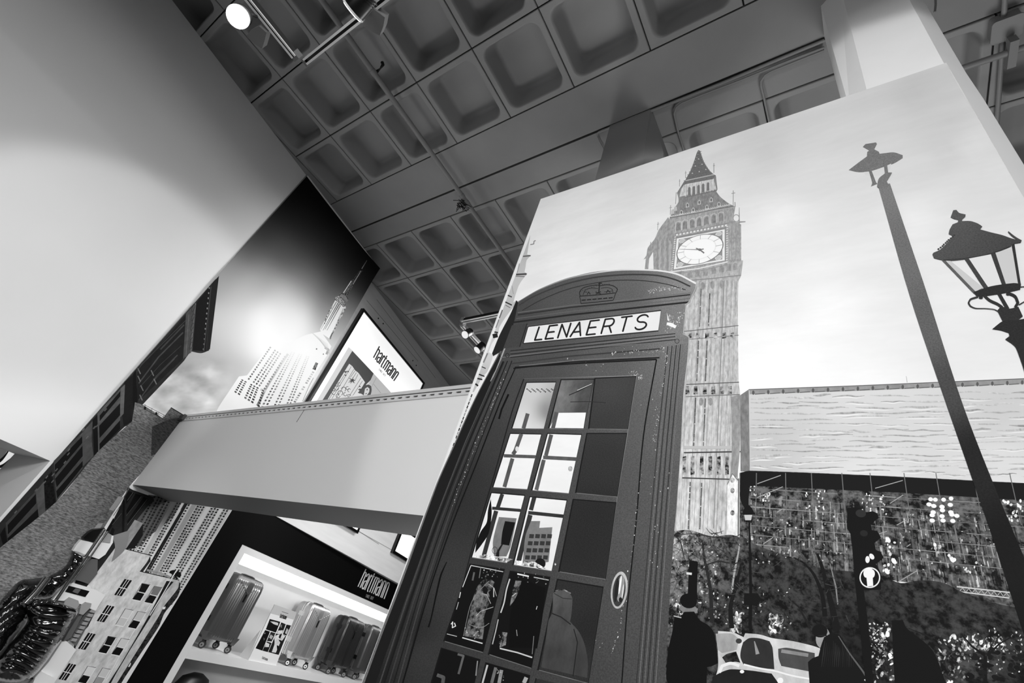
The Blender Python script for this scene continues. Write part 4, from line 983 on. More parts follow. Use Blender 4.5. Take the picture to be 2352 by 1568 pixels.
for a, w, c in (([(640, 150), (540, 410)], 1.6, 225), ([(640, 148), (860, 190), (1030, 225)], 1.8, 210), ([(515, 470), (500, 540)], 2, 220), ([(490, 590), (465, 680)], 1.4, 190), ([(350, 975), (470, 1005)], 1.6, 200), ([(535, 1020), (780, 1090)], 2.6, 220), ([(400, 860), (420, 830), (415, 900), (455, 880), (440, 840)], 2.2, 225),
                ([(860, 335), (700, 500), (630, 640), (570, 900), (550, 1000)], 1.2, 140), ([(850, 370), (920, 420), (950, 520)], 1.0, 190), ([(770, 490), (830, 500), (880, 610)], 1.0, 190), ([(910, 650), (760, 700), (700, 760)], 1.2, 190), ([(620, 860), (700, 890), (790, 890), (860, 845)], 1.0, 160),
                ([(915, 420), (915, 530)], 1.8, 220), ([(1200, 250), (1340, 280)], 3.2, 235), ([(1400, 290), (1580, 325)], 2.2, 190), ([(1110, 310), (1070, 440), (1040, 600), (1000, 720)], 3.0, 200), ([(970, 800), (940, 940), (900, 1100)], 2.4, 180), ([(990, 1150), (1200, 1200), (1380, 1260)], 3.2, 205), ([(1440, 640), (1430, 680)], 1.6, 210),
                ([(1140, 520), (1190, 480)], 2, 190), ([(480, 1220), (550, 1240), (490, 1460)], 5, 96), ([(720, 1300), (700, 1480)], 3, 130), ([(840, 1350), (780, 1568)], 4.2, 190), ([(940, 1380), (890, 1568)], 7, 110), ([(1010, 1410), (980, 1568)], 8, 140), ([(1310, 1500), (1280, 1568)], 9, 170), ([(230, 1470), (310, 1500), (300, 1568)], 8, 90),
                ([(680, 230), (660, 330)], 4, 90), ([(760, 170), (740, 300)], 2, 110), ([(1190, 925), (1200, 1000)], 1.6, 150), ([(1400, 1000), (1380, 1220)], 1.6, 120)):
    P.line(C6(a), w, c, WEATH if c < 150 else FLAT)
for k in range(70): 
    x, y = rnd.choice(((rnd.uniform(560, 780), rnd.uniform(880, 1040)), (rnd.uniform(980, 1080), rnd.uniform(950, 1130)), (rnd.uniform(760, 1010), rnd.uniform(170, 300)), (rnd.uniform(950, 1050), rnd.uniform(1380, 1560)), (rnd.uniform(1150, 1560), rnd.uniform(240, 390))))
    P.ell(*C6([(x, y)])[0], rnd.uniform(.6, 1.8), rnd.uniform(.6, 2.2), rnd.uniform(-40, 40), rnd.choice((160, 120, 210, 90)), FLAT, 5)
P.build('printed_glazing', box_o)
# handle
P = Print(FRONT, 0.0046)
hc = C2b([(1712, 808)])[0]
P.ell(hc[0], hc[1], 19, 43, 7, 188, WEATH, 28).up(); P.ell(hc[0] - .5, hc[1] + 1, 14.5, 37, 7, 60, FLAT, 24).up(); P.ell(hc[0] + 3, hc[1] - 4, 8.5, 31, 7, 150, WEATH, 18); P.ell(hc[0] - 6, hc[1], 4.5, 28, 7, 34, FLAT, 14).up()
P.ell(hc[0] + 2, hc[1] - 12, 2.4, 22, 8, 245, FLAT, 12); P.ell(hc[0] + 8, hc[1] + 4, 1.8, 18, 7, 215, FLAT, 10); P.ell(hc[0] + 3, hc[1] + 22, 4, 6, 0, 30, FLAT, 10)
P.build('printed_handle', box_o, 'chrome oval door pull')

# ================================================================ THE SKYSCRAPER PRINT on the left wall
prnt = thing('skyscraper_mural', 'wall-covering print of a spired skyscraper above brick and white city buildings', 'mural')
WL = (WALL2[0], WALL2[1])
D3 = crop(400, 560, 3.136); E1 = crop(480, 600, 4.355); GG = crop(180, 900, 3.734); BB = crop(150, 1230, 4.64); LL = crop(0, 620, 2.306); BA = crop(0, 1180, 4.04); Z2 = crop(400, 860, 10.69)
cl = lambda v: 704 + (v - 404) * (122 - 704) / (1061 - 404)       # pixel column of the corner edge at row v
P = Print(WL, 0.0010)
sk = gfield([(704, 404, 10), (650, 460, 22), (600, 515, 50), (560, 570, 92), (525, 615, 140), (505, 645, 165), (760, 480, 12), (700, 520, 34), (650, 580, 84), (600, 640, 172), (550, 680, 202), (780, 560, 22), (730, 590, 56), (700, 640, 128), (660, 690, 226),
            (670, 770, 255), (640, 740, 252), (600, 760, 246), (540, 760, 218), (500, 760, 196), (835, 600, 14), (800, 640, 50), (790, 690, 110), (770, 740, 170), (740, 800, 225), (850, 630, 36), (870, 617, 8), (480, 820, 180), (450, 860, 168), (520, 860, 190), (430, 900, 176), (380, 930, 196), (470, 920, 196), (340, 960, 214), (720, 880, 235), (690, 910, 235), (600, 900, 215)], 34)  # printed sky glow, with the spotlight's glare on the wall painted in
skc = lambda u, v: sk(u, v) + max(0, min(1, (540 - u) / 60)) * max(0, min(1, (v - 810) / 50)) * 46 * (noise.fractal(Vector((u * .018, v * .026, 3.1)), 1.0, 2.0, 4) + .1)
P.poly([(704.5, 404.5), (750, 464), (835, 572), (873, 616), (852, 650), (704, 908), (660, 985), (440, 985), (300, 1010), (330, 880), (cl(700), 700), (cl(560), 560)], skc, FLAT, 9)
P.up()
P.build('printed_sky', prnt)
# skyscraper
P = Print(WL, 0.0020)
ef = field([(640, 770, 254), (700, 800, 254), (560, 870, 238), (540, 900, 236), (600, 900, 232), (680, 860, 242), (650, 920, 228), (600, 940, 224), (740, 800, 246), (520, 935, 226)])  # greys bleached to near white inside the painted glare
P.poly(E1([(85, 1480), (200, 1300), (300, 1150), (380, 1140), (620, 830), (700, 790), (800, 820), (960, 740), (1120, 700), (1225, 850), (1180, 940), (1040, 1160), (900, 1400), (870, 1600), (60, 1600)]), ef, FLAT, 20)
P.up()
P.poly(E1([(780, 920), (800, 930), (590, 1260), (500, 1440), (470, 1440), (560, 1275)]), field([(650, 830, 236), (625, 870, 196), (605, 910, 150), (595, 930, 110)]), FLAT, 12)
P.poly(E1([(520, 1270), (575, 1285), (560, 1310), (510, 1290)]), 196)
def win_grid(q, cols, rows, fw, fh, base, fade=None, skip=0.0, dbl=False):
    m_ = quadmap(q)
    for (x0_, x1_) in cols:
        for r_ in range(rows):
            if rnd.random() < skip: continue
            y0_ = (r_ + .18) / rows; y1_ = (r_ + .18 + fh) / rows
            c = base + rnd.uniform(-30, 40); 
            cc = m_((x0_ + x1_) / 2, y0_)
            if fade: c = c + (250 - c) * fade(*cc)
            pts = [m_(x0_, y0_), m_(x1_, y0_), m_(x1_, y1_), m_(x0_, y1_)]
            P.poly(pts, c)
            if dbl: 
                y2_ = min(1, y1_ + .34 / rows); P.poly([m_(x0_, y1_), m_(x1_, y1_), m_(x1_, y2_), m_(x0_, y2_)], min(240, c + rnd.uniform(60, 120)))
gl = lambda x, y: max(0, min(1, 1.25 - math.hypot((x - 690) / 1.0, (y - 775) / 1.0) / 130.0))  # windows fade to white near the painted glare
win_grid(E1([(250, 1310), (510, 1470), (560, 1290), (330, 1175)]), [(.0, .09), (.15, .24), (.42, .50), (.55, .63), (.68, .76), (.9, .98)], 7, 0, .6, 60, gl)
win_grid(E1([(380, 1180), (560, 1290), (775, 950), (610, 845)]), [(.02, .10), (.30, .38), (.46, .54), (.62, .70), (.9, .99)], 15, 0, .6, 70, gl)
win_grid(E1([(505, 1470), (860, 1500), (1050, 960), (820, 900)]), [(.02, .07), (.12, .17), (.33, .38), (.43, .48), (.66, .71), (.75, .80)], 24, 0, .55, 76, gl)
win_grid(E1([(840, 1410), (880, 1420), (1085, 1090), (1050, 1070)]), [(.05, .6)], 16, 0, .6, 120, gl, .2)
P.poly(E1([(1035, 1075), (1065, 1090), (1092, 1020), (1068, 1008)]), 110, LEAF); P.poly(E1([(1068, 880), (1080, 885), (1084, 872), (1072, 868)]), 120); P.poly(E1([(1135, 930), (1150, 935), (1148, 918)]), 110)
P.line(E1([(935, 1400), (1005, 1240), (1045, 1165)]), 1, 120); P.line(E1([(1160, 860), (1195, 885), (1175, 930)]), 5, 170, WEATH)
for k in range(9): P.line(E1([(1000 + k * 14, 690 + k * 12), (1190 + k * 3, 830 + k * 14)]), .8, 226 - k * 4)
# spire
P.poly(E1([(1265, 385), (1330, 400), (1370, 460), (1340, 520), (1200, 770), (1130, 720), (1110, 680), (1230, 450)]), field([(790, 690, 226), (775, 720, 236), (760, 750, 246), (745, 775, 252)]), FLAT, 10)
P.up()
for x0_, y0_, x1_, y1_, c in ((1275, 405, 1120, 680, 150), (1292, 415, 1140, 690, 110), (1305, 425, 1160, 680, 84), (1315, 440, 1180, 690, 120), (1345, 470, 1215, 760, 176)): P.line(E1([(x0_, y0_), (x1_, y1_)]), [2.4, .8], c, WEATH)
for k in range(26): t = k / 25; P.ell(*E1([(1358 - 150 * t + rnd.uniform(-8, 8), 470 + 300 * t)])[0], 1.6, 2.6, 20, rnd.choice((120, 170, 90, 200)), FLAT, 6); P.ell(*E1([(1235 - 80 * t + rnd.uniform(-8, 8), 430 + 190 * t)])[0], 1.3, 2.2, 20, rnd.choice((140, 190, 110)), FLAT, 6)
P.poly(E1([(1255, 380), (1270, 350), (1310, 345), (1350, 400), (1368, 440), (1350, 462), (1300, 420)]), 150, LEAF)
P.poly(E1([(1300, 335), (1315, 318), (1345, 322), (1380, 350), (1392, 390), (1380, 412), (1345, 375)]), 128, WEATH); P.line(E1([(1302, 340), (1325, 320), (1370, 342), (1390, 380)]), 1.6, 50)
P.poly(E1([(1335, 320), (1400, 230), (1422, 190), (1445, 180), (1440, 240), (1380, 350)]), 96, LEAF); P.line(E1([(1345, 315), (1424, 195)]), 1.6, 226); P.line(E1([(1380, 340), (1440, 220)]), 1.2, 40)
P.poly(E1([(1430, 200), (1500, 100), (1530, 70), (1540, 90), (1465, 200), (1440, 240)]), 70, LEAF); P.ell(*E1([(1524, 82)])[0], 3.6, 2.6, 30, 24)
P.line(E1([(1528, 75), (1580, -10)]), [2.2, .7], 140, WEATH); P.line(E1([(1440, 230), (1520, 95)]), .8, 220)
P.build('printed_skyscraper', prnt)
# foreground dark palace at the corner edge
P = Print(WL, 0.0030)
pal = [(502, 636), (499, 659), (480, 804)] + LL([(1110, 425), (1065, 440), (1010, 430), (985, 465), (975, 480), (715, 755), (718, 800), (700, 815), (660, 830), (520, 970), (500, 990), (300, 1225), (300, 1255), (270, 1290), (30, 1568)]) + [(0, 1320), (-60, 1400)]
edge = [(cl(v) + .8, v) for v in (1290, 1180, 1070, 960, 850, 740, 642)]
P.poly(pal + edge, 40, WEATH).up()
P.poly(LL([(1120, 75), (1160, 30), (1112, 420), (1095, 425)]), 26); P.poly(LL([(1040, 175), (1115, 80), (1090, 430), (1020, 425)]), 12); 
P.poly(LL([(985, 230), (1040, 172), (1018, 430), (970, 470)]), 70, WEATH)
P.poly(LL([(830, 420), (985, 235), (970, 470), (725, 700), (728, 530)]), 24, WEATH)
P.up()
for a, w, c in (([(1035, 175), (1010, 440)], 1.4, 110), ([(1000, 235), (985, 460)], 1.2, 96), ([(1118, 90), (1080, 430)], 1.2, 74), ([(990, 260), (750, 500), (725, 540)], 1.0, 70), ([(970, 330), (840, 460), (735, 600)], 3, 66), ([(960, 400), (850, 500), (740, 620)], 1.2, 60), ([(940, 450), (830, 560), (735, 690)], 2.6, 62), ([(975, 290), (850, 420)], 3.2, 60), ([(925, 470), (800, 600)], 1, 70)): P.line(LL(a), w, c, WEATH)
for k in range(13): P.ell(*LL([(1108 - k * 2.6, 95 + k * 27)])[0], 1.5, 2.4, 0, 130 if k < 9 else 90, FLAT, 6)
for k in range(5): P.ring(*LL([(1024 - k * 3, 200 + k * 50)])[0], 3, 9, 20, 1.0, 40, n=10)
for (x, y) in ((730, 560), (745, 610), (740, 660), (800, 530), (815, 575), (730, 520)): P.line(LL([(x, y), (x + 14, y + 30)]), 2.4, 110, WEATH)
P.poly(LL([(720, 530), (702, 560), (704, 800), (716, 800), (728, 700)]), 8)
P.poly(LL([(660, 590), (705, 555), (700, 800), (655, 825), (640, 700)]), 20, WEATH); P.poly(LL([(640, 625), (662, 605), (655, 760), (636, 780)]), 92, WEATH)
P.poly(LL([(515, 760), (640, 625), (636, 830), (518, 968)]), 78, WEATH); P.poly(LL([(435, 860), (490, 800), (486, 900), (495, 985), (438, 1040)]), 72, WEATH); P.poly(LL([(285, 1010), (435, 860), (438, 1050), (300, 1225)]), 66, WEATH)
P.poly(LL([(30, 1340), (190, 1170), (205, 1320), (50, 1500)]), 62, WEATH); P.poly(LL([(190, 1170), (232, 1120), (240, 1280), (205, 1310)]), 78, WEATH); P.poly(LL([(232, 1110), (275, 1065), (298, 1240), (272, 1270), (240, 1260)]), 12, LEAF); P.poly(LL([(490, 795), (516, 765), (520, 965), (498, 985)]), 10)
P.up()
for q in ([(528, 770), (638, 640), (637, 668), (528, 800)], [(525, 825), (636, 705), (636, 768), (527, 890)], [(527, 920), (636, 795), (636, 840), (527, 955)], [(290, 1030), (435, 880), (436, 915), (292, 1085)], [(292, 1105), (437, 930), (438, 985), (300, 1150)], [(298, 1170), (438, 1010), (438, 1040), (303, 1210)],
          [(40, 1350), (190, 1185), (192, 1235), (42, 1400)], [(40, 1420), (200, 1265), (205, 1310), (50, 1480)], [(0, 1400), (25, 1360), (40, 1440), (20, 1470)], [(0, 1500), (20, 1480), (40, 1540), (10, 1568)]): P.poly(LL(q), 9)
for k in range(18):
    x = rnd.uniform(60, 640); y = 1390 - x * 1.18 + rnd.uniform(-30, 60); P.line(LL([(x, y), (x + 12, y - 14)]), 2.4, rnd.choice((96, 86)), WEATH)
P.build('printed_palace', prnt)
# brick block
P = Print(WL, 0.0022)
P.poly(LL([(715, 700), (760, 715), (862, 785), (905, 728), (960, 760), (985, 775), (960, 800), (860, 950), (690, 1140), (640, 1210), (560, 1350), (400, 1568), (150, 1800), (-150, 1800), (-100, 1568), (300, 1225), (520, 960), (700, 800)]),
       field([(330, 950, 118), (400, 950, 92), (360, 1000, 88), (300, 1060, 104), (200, 1150, 118), (100, 1250, 126), (50, 1350, 130), (150, 1300, 120), (250, 1180, 94), (390, 960, 60)]), BRICK, 30)
P.up().poly(LL([(985, 775), (960, 800), (860, 950), (800, 985), (805, 830), (900, 790)]), 52, BRICK)
P.line(LL([(905, 728), (985, 776)]), 2.2, 20); P.line(LL([(762, 735), (862, 785)]), 1.2, 24); P.line(LL([(515, 1125), (645, 1190)]), 1.0, 40)
P.line(LL([(762, 712), (878, 772)]), 1.0, 40); P.line(LL([(765, 722), (874, 782)]), .8, 60)
for x, y in ((768, 730), (828, 760)): P.ell(*LL([(x, y)])[0], 3, 4, 0, 14, FLAT, 8)
for x, y in ((770, 712), (806, 732), (842, 752), (868, 768)): P.line(LL([(x, y), (x - 6, y + 16)]), .9, 40)
P.build('printed_brick_block', prnt)
# dark strip block, grid tower, white house
P = Print(WL, 0.0034)
gq = GG([(330, 1480), (975, 1565), (1310, 1005), (640, 905)])
P.poly(GG([(600, 880), (1312, 990), (1310, 1012), (975, 1565), (860, 1760), (300, 1560), (470, 1340), (520, 1150), (500, 1080), (610, 950)]), 208, CLOUD)
P.poly(GG([(600, 880), (980, 930), (830, 1050), (700, 1170), (600, 1240), (560, 1300), (470, 1345), (495, 1090), (610, 950)]), 84)
P.up()
m_ = quadmap(gq)
for a, b, c in ((.04, .075, 150), (.25, .30, 208), (.355, .40, 222), (.50, .56, 166), (.69, .74, 222), (.86, .90, 226)): P.poly([m_(a, -.4), m_(b, -.4), m_(b, 1), m_(a, 1)], c if a > .3 else field([(340, 1160, 84), (300, 1260, 196), (400, 1160, 84), (320, 1200, 92), (360, 1240, 214)]), FLAT, 12)
P.up()
shade = lambda x, y: (x - 180) * 3.734 < 1000 and ((y - 900) * 3.734) < 1310 - ((x - 180) * 3.734 - 500) * .78
for ci, a in enumerate((.0, .055, .095, .155, .20, .31, .345, .415, .455, .57, .61, .645, .75, .79, .83, .91, .95)):
    for r_ in range(38):
        y = -.5 + r_ * .0405 + (ci % 2) * .004; 
        for k, (h0, h1) in enumerate(((0, .019), (.021, .034))):
            pts = [m_(a, y + h0), m_(a + .024, y + h0), m_(a + .024, y + h1), m_(a, y + h1)]
            if m_(a, y)[1] < 1130: continue
            sh = shade(*pts[0]); c = (rnd.choice((14, 20, 34)) if k == 0 else (70 if sh else rnd.choice((150, 180, 220, 120))))
            P.poly(pts, c)
for a in (.03, .082, .135, .185, .335, .44, .60, .775, .93): P.line([m_(a, -.45), m_(a, .3), m_(a, 1)], .9, 110)
P.line([m_(.40, -.5), m_(.41, .2), m_(.425, 1)], 4.6, 34)
P.poly([m_(.425, -.5), m_(.447, -.5), m_(.447, 1), m_(.43, 1)], 28)
P.build('printed_grid_tower', prnt)
P = Print(WL, 0.0046)
P.poly(GG([(425, 815), (470, 840), (640, 900), (650, 935), (600, 975), (500, 1100), (470, 1150), (385, 1240), (150, 1568), (0, 1760), (-80, 1760), (0, 1568), (60, 1470), (280, 1130), (380, 930)]), 34, WEATH).up()
P.line(GG([(440, 815), (395, 890), (300, 1030), (180, 1225)]), 1.6, 110)
P.poly(GG([(345, 893), (388, 903), (300, 1020), (262, 1010)]), 150); P.poly(GG([(170, 1125), (212, 1125), (190, 1165), (135, 1168)]), 150); P.poly(GG([(382, 920), (400, 935), (392, 1235), (372, 1230)]), 10)
for k, q in enumerate(([(430, 850), (480, 865), (410, 960), (405, 900)], [(490, 870), (545, 890), (420, 1060), (410, 1020)], [(560, 900), (600, 920), (430, 1140), (415, 1110)], [(300, 1080), (315, 1110), (250, 1210), (235, 1190)], [(290, 1160), (312, 1180), (290, 1250), (250, 1270)])): P.poly(GG(q), 8)
for a in ([(420, 930), (470, 860)], [(412, 1060), (540, 895)], [(420, 1140), (590, 920)], [(300, 1060), (370, 960)], [(290, 1140), (370, 1040)]): P.line(GG(a), 1.2, 74, WEATH)
P.build('printed_dark_block', prnt)
P = Print(WL, 0.0054)
P.poly(GG([(484, 1095), (556, 1125), (550, 1215), (405, 1345), (412, 1330), (310, 1450), (290, 1440), (330, 1330)]), 140, WEATH); P.poly(GG([(556, 1125), (552, 1230), (480, 1340), (405, 1350)]), 22)
P.poly(BB([(640, 140), (905, 208), (900, 265), (800, 378), (1120, 450), (1140, 452), (1050, 600), (930, 780), (780, 1020), (560, 1380), (440, 1600), (250, 1900), (-60, 1900), (-160, 1560), (0, 1320), (330, 640), (240, 500), (330, 400), (560, 90), (600, 100)]), field([(300, 1270, 205), (270, 1290, 190), (230, 1400, 206), (290, 1440, 204), (200, 1500, 196), (330, 1300, 214)]), WEATH, 30)
P.poly(BB([(500, 0), (690, -60), (640, 140), (520, 260), (490, 280), (530, 120)]), 128, CLOUD)
P.poly(BB([(1120, 450), (1220, 470), (1200, 600), (1050, 800), (960, 960), (620, 1470), (540, 1600), (430, 1600), (560, 1380), (780, 1020), (930, 780)]), 190, WEATH)
P.up()
P.poly(BB([(1080, 480), (1155, 490), (1050, 620), (900, 880), (700, 1200), (540, 1470), (470, 1600), (440, 1600), (600, 1350), (900, 830)]), 24, WEATH)
P.poly(BB([(1215, 480), (1225, 560), (1190, 660), (1060, 820), (1000, 960), (820, 1230), (640, 1500), (580, 1600), (530, 1600), (700, 1330), (1000, 850), (1060, 740), (1200, 560)]), 44, LEAF)
P.poly(BB([(905, 215), (910, 270), (830, 380), (795, 378), (870, 280)]), 40); P.line(BB([(640, 140), (905, 208)]), 1.8, 20); P.line(BB([(795, 378), (1000, 425), (1215, 472)]), 2.0, 34); P.line(BB([(870, 365), (1000, 395), (1115, 440)]), 5, 150, WEATH)
P.line(BB([(1200, 345), (1130, 470), (1000, 690), (900, 850)]), 2.0, 226); P.line(BB([(1020, 560), (800, 900), (600, 1240), (440, 1540)]), 1.4, 230)
for k in range(14): a = rnd.uniform(0, 6.28); P.line(BB([(1165, 420), (1165 + 70 * math.cos(a), 415 + 50 * math.sin(a))]), [2.6, 5], 12, LEAF)
P.line(BB([(1200, 345), (1130, 460)]), 2.4, 232)
P.poly(BB([(1035, 760), (1070, 755), (1062, 780), (1040, 785)]), 235); P.poly(BB([(670, 1395), (695, 1350), (700, 1362), (685, 1395)]), 235)
def barred(x, y, w=80, h=170, s=112):
    P.poly(BB([(x, y), (x + w, y + 16), (x + w - s, y + h + 14), (x - s, y + h)]), 8)
for x, y in ((632, 460), (445, 738), (245, 1032), (38, 1358)): barred(x, y)
def sash(x, y, top, bot):
    P.poly(BB([(x - 3, y - 4), (x + 88, y + 12), (x + 80, y + 26), (x - 10, y + 10)]), 100)
    P.poly(BB([(x, y), (x + 82, y + 18), (x + 30, y + 100), (x - 42, y + 86)]), top); P.poly(BB([(x - 50, y + 92), (x + 24, y + 110), (x - 22, y + 184), (x - 104, y + 168)]), bot)
for x, y, t, b in ((820, 508, 14, 8), (950, 538, 120, 14), (640, 778, 206, 196), (775, 806, 196, 8), (458, 1070, 16, 8), (598, 1092, 206, 8), (240, 1390, 214, 8), (398, 1408, 200, 150)): sash(x, y, t, b)
P.up()
for x, y in ((632, 460), (445, 738), (245, 1032), (38, 1358)):
    for k in (1, 2): P.line(BB([(x + 27 * k, y + 4 * k), (x + 27 * k - 112, y + 174)]), 1.5, 205)
    P.line(BB([(x - 58, y + 88), (x + 24, y + 108)]), 1.8, 226)
for x, y in ((820, 508), (950, 538), (640, 778), (775, 806), (458, 1070), (598, 1092), (240, 1390), (398, 1408)):
    P.line(BB([(x - 46, y + 88), (x + 28, y + 106)]), 2.0, 222); P.line(BB([(x - 108, y + 172), (x - 20, y + 190)]), 2.0, 232); P.line(BB([(x - 2, y), (x - 104, y + 168)]), 1.2, 60); P.line(BB([(x + 84, y + 18), (x - 16, y + 184)]), 1.6, 226)
P.build('printed_white_house', prnt)

# ================================================================ DISPLAY UNIT, SUITCASES, LIGHTBOXES
_a = math.radians(-14.0)
US = np.array([math.sin(_a), math.cos(_a), 0.0]); UN = UNIT[0]
UO = np.array(on(UNIT, 531, 1175)); UO[2] = 1.5
def U(s_, d, z): return UO + s_ * US + d * UN + np.array([0, 0, z])      # d > 0 comes out into the room
def ubox(M, s0, s1, d0, d1, z0, z1):
    return M.hexa([U(s0, d0, z0), U(s1, d0, z0), U(s1, d1, z0), U(s0, d1, z0), U(s0, d0, z1), U(s1, d0, z1), U(s1, d1, z1), U(s0, d1, z1)])
m_unit = mat('black_lacquer_unit', 5, 0.5, spec=0.2); m_white = mat('white_laminate', 232, 0.4); m_back = mat('niche_back', 214, 0.45, noise_amt=0.03, scale=3)
m_led = mat('light_strip', 255, 0.5, emit=3.2)
unit = thing('display_unit', 'tall black display unit with a lit white niche holding four hard suitcases', 'display unit')
SE = 4.7
ubox(MB(), -0.10, .352, -.50, 0, -1.49, .795).build('stile', m_unit, unit)
ubox(MB(), SE, SE + .3, -.50, 0, -1.49, .795).build('stile', m_unit, unit)
ubox(MB(), .352, SE, -.50, 0, .414, .795).build('header', m_unit, unit)
M_ = MB(); ubox(M_, .356, .444, -.50, -.006, -1.49, .411); M_.build('side_panel', m_white, unit)
ubox(MB(), .444, SE, -.10, -.006, .345, .411).build('top_trim', m_white, unit)
ubox(MB(), .444, SE, -.10, -.03, .243, .342).build('light_strip', m_led, unit)
ubox(MB(), .356, SE, -.50, -.47, -1.49, .411).build('back_panel', m_back, unit)
for z in (-.585, -1.45):
    ubox(MB(), .444, SE, -.47, -.004, z - .04, z + .04).build('shelf', m_white, unit)
# lettering
def arch_(l, r, y, top=.12, n=5): return [(l, y - top)] + [((l + r) / 2 - (r - l) / 2 * math.cos(math.pi * k / n), y - top + top * math.sin(math.pi * k / n)) for k in range(1, n)] + [(r, y - top)]
CAPS = {'S': LET['S'][1], 'I': [[(.5, 0), (.5, 1)]], 'N': LET['N'][1], 'C': [arcp(.5, .5, .5, .5, 50, 310, 10)], 'E': LET['E'][1], '1': [[(.2, .75), (.55, 1), (.55, 0)]], '8': [arcp(.5, .75, .36, .25, 0, 360, 10), arcp(.5, .25, .44, .25, 0, 360, 10)], '7': [[(0, 1), (1, 1), (.35, 0)]]}
def small_caps(P, q, w, c, m=0, text='SINCE 1877'):
    qm = quadmap(q); n = len(text)
    for i, ch in enumerate(text):
        for st_ in CAPS.get(ch, []): P.line([qm((i + .15 + .66 * a) / n, b) for a, b in st_], w, c, m, True)
def hartmann(P, q, w, c, m=0, xh=.8):
    qm = quadmap(q); W_ = {'h': 1, 'a': 1, 'r': .62, 't': .62, 'm': 1.62, 'n': 1}; g = .22
    tot = sum(W_[ch] for ch in 'hartmann') + g * 7; x = 0
    for ch in 'hartmann':
        l, r = x + .12, x + W_[ch] - .12; S_ = []
        if ch == 'h': S_ = [[(l, 0), (l, 1)], arch_(l, r, xh) + [(r, 0)]]
        if ch == 'n': S_ = [[(l, 0), (l, xh)], arch_(l, r, xh) + [(r, 0)]]
        if ch == 'r': S_ = [[(l, 0), (l, xh)], arch_(l, r + .05, xh)[:5] + [(r + .05, xh - .1)]]
        if ch == 'm': mid = (l + r) / 2; S_ = [[(l, 0), (l, xh)], arch_(l, mid, xh) + [(mid, 0)], arch_(mid, r, xh) + [(r, 0)]]
        if ch == 't': S_ = [[(l, .98), (l, .1), (l + .12, 0), (r, 0)], [(l - .12, xh - .03), (r + .05, xh - .03)]]
        if ch == 'a': S_ = [[(l, xh - .2), (l, xh - .1), ((l + r) / 2, xh), (r, xh - .1), (r, 0)], [(r, xh * .55), (l, xh * .45), (l, .1), ((l + r) / 2, 0), (r, .1)]]
        for p in S_: P.line([qm(a / tot, b) for a, b in p], w, c, m)
        x += W_[ch] + g
c2f = crop(300, 1050, 3.027); c4f = crop(430, 1270, 5.264); c5f = crop(600, 1340, 6.877)
P = Print((UNIT[0], UNIT[1] - 0.0001))
hartmann(P, c2f([(1578, 898), (1765, 985), (1812, 855), (1634, 776)]), 2.3, 200, xh=.84)
small_caps(P, c2f([(1632, 970), (1684, 992), (1692, 972), (1640, 950)]), .8, 120)
P.build('lettering', unit, 'pale hartmann lettering on the black header')

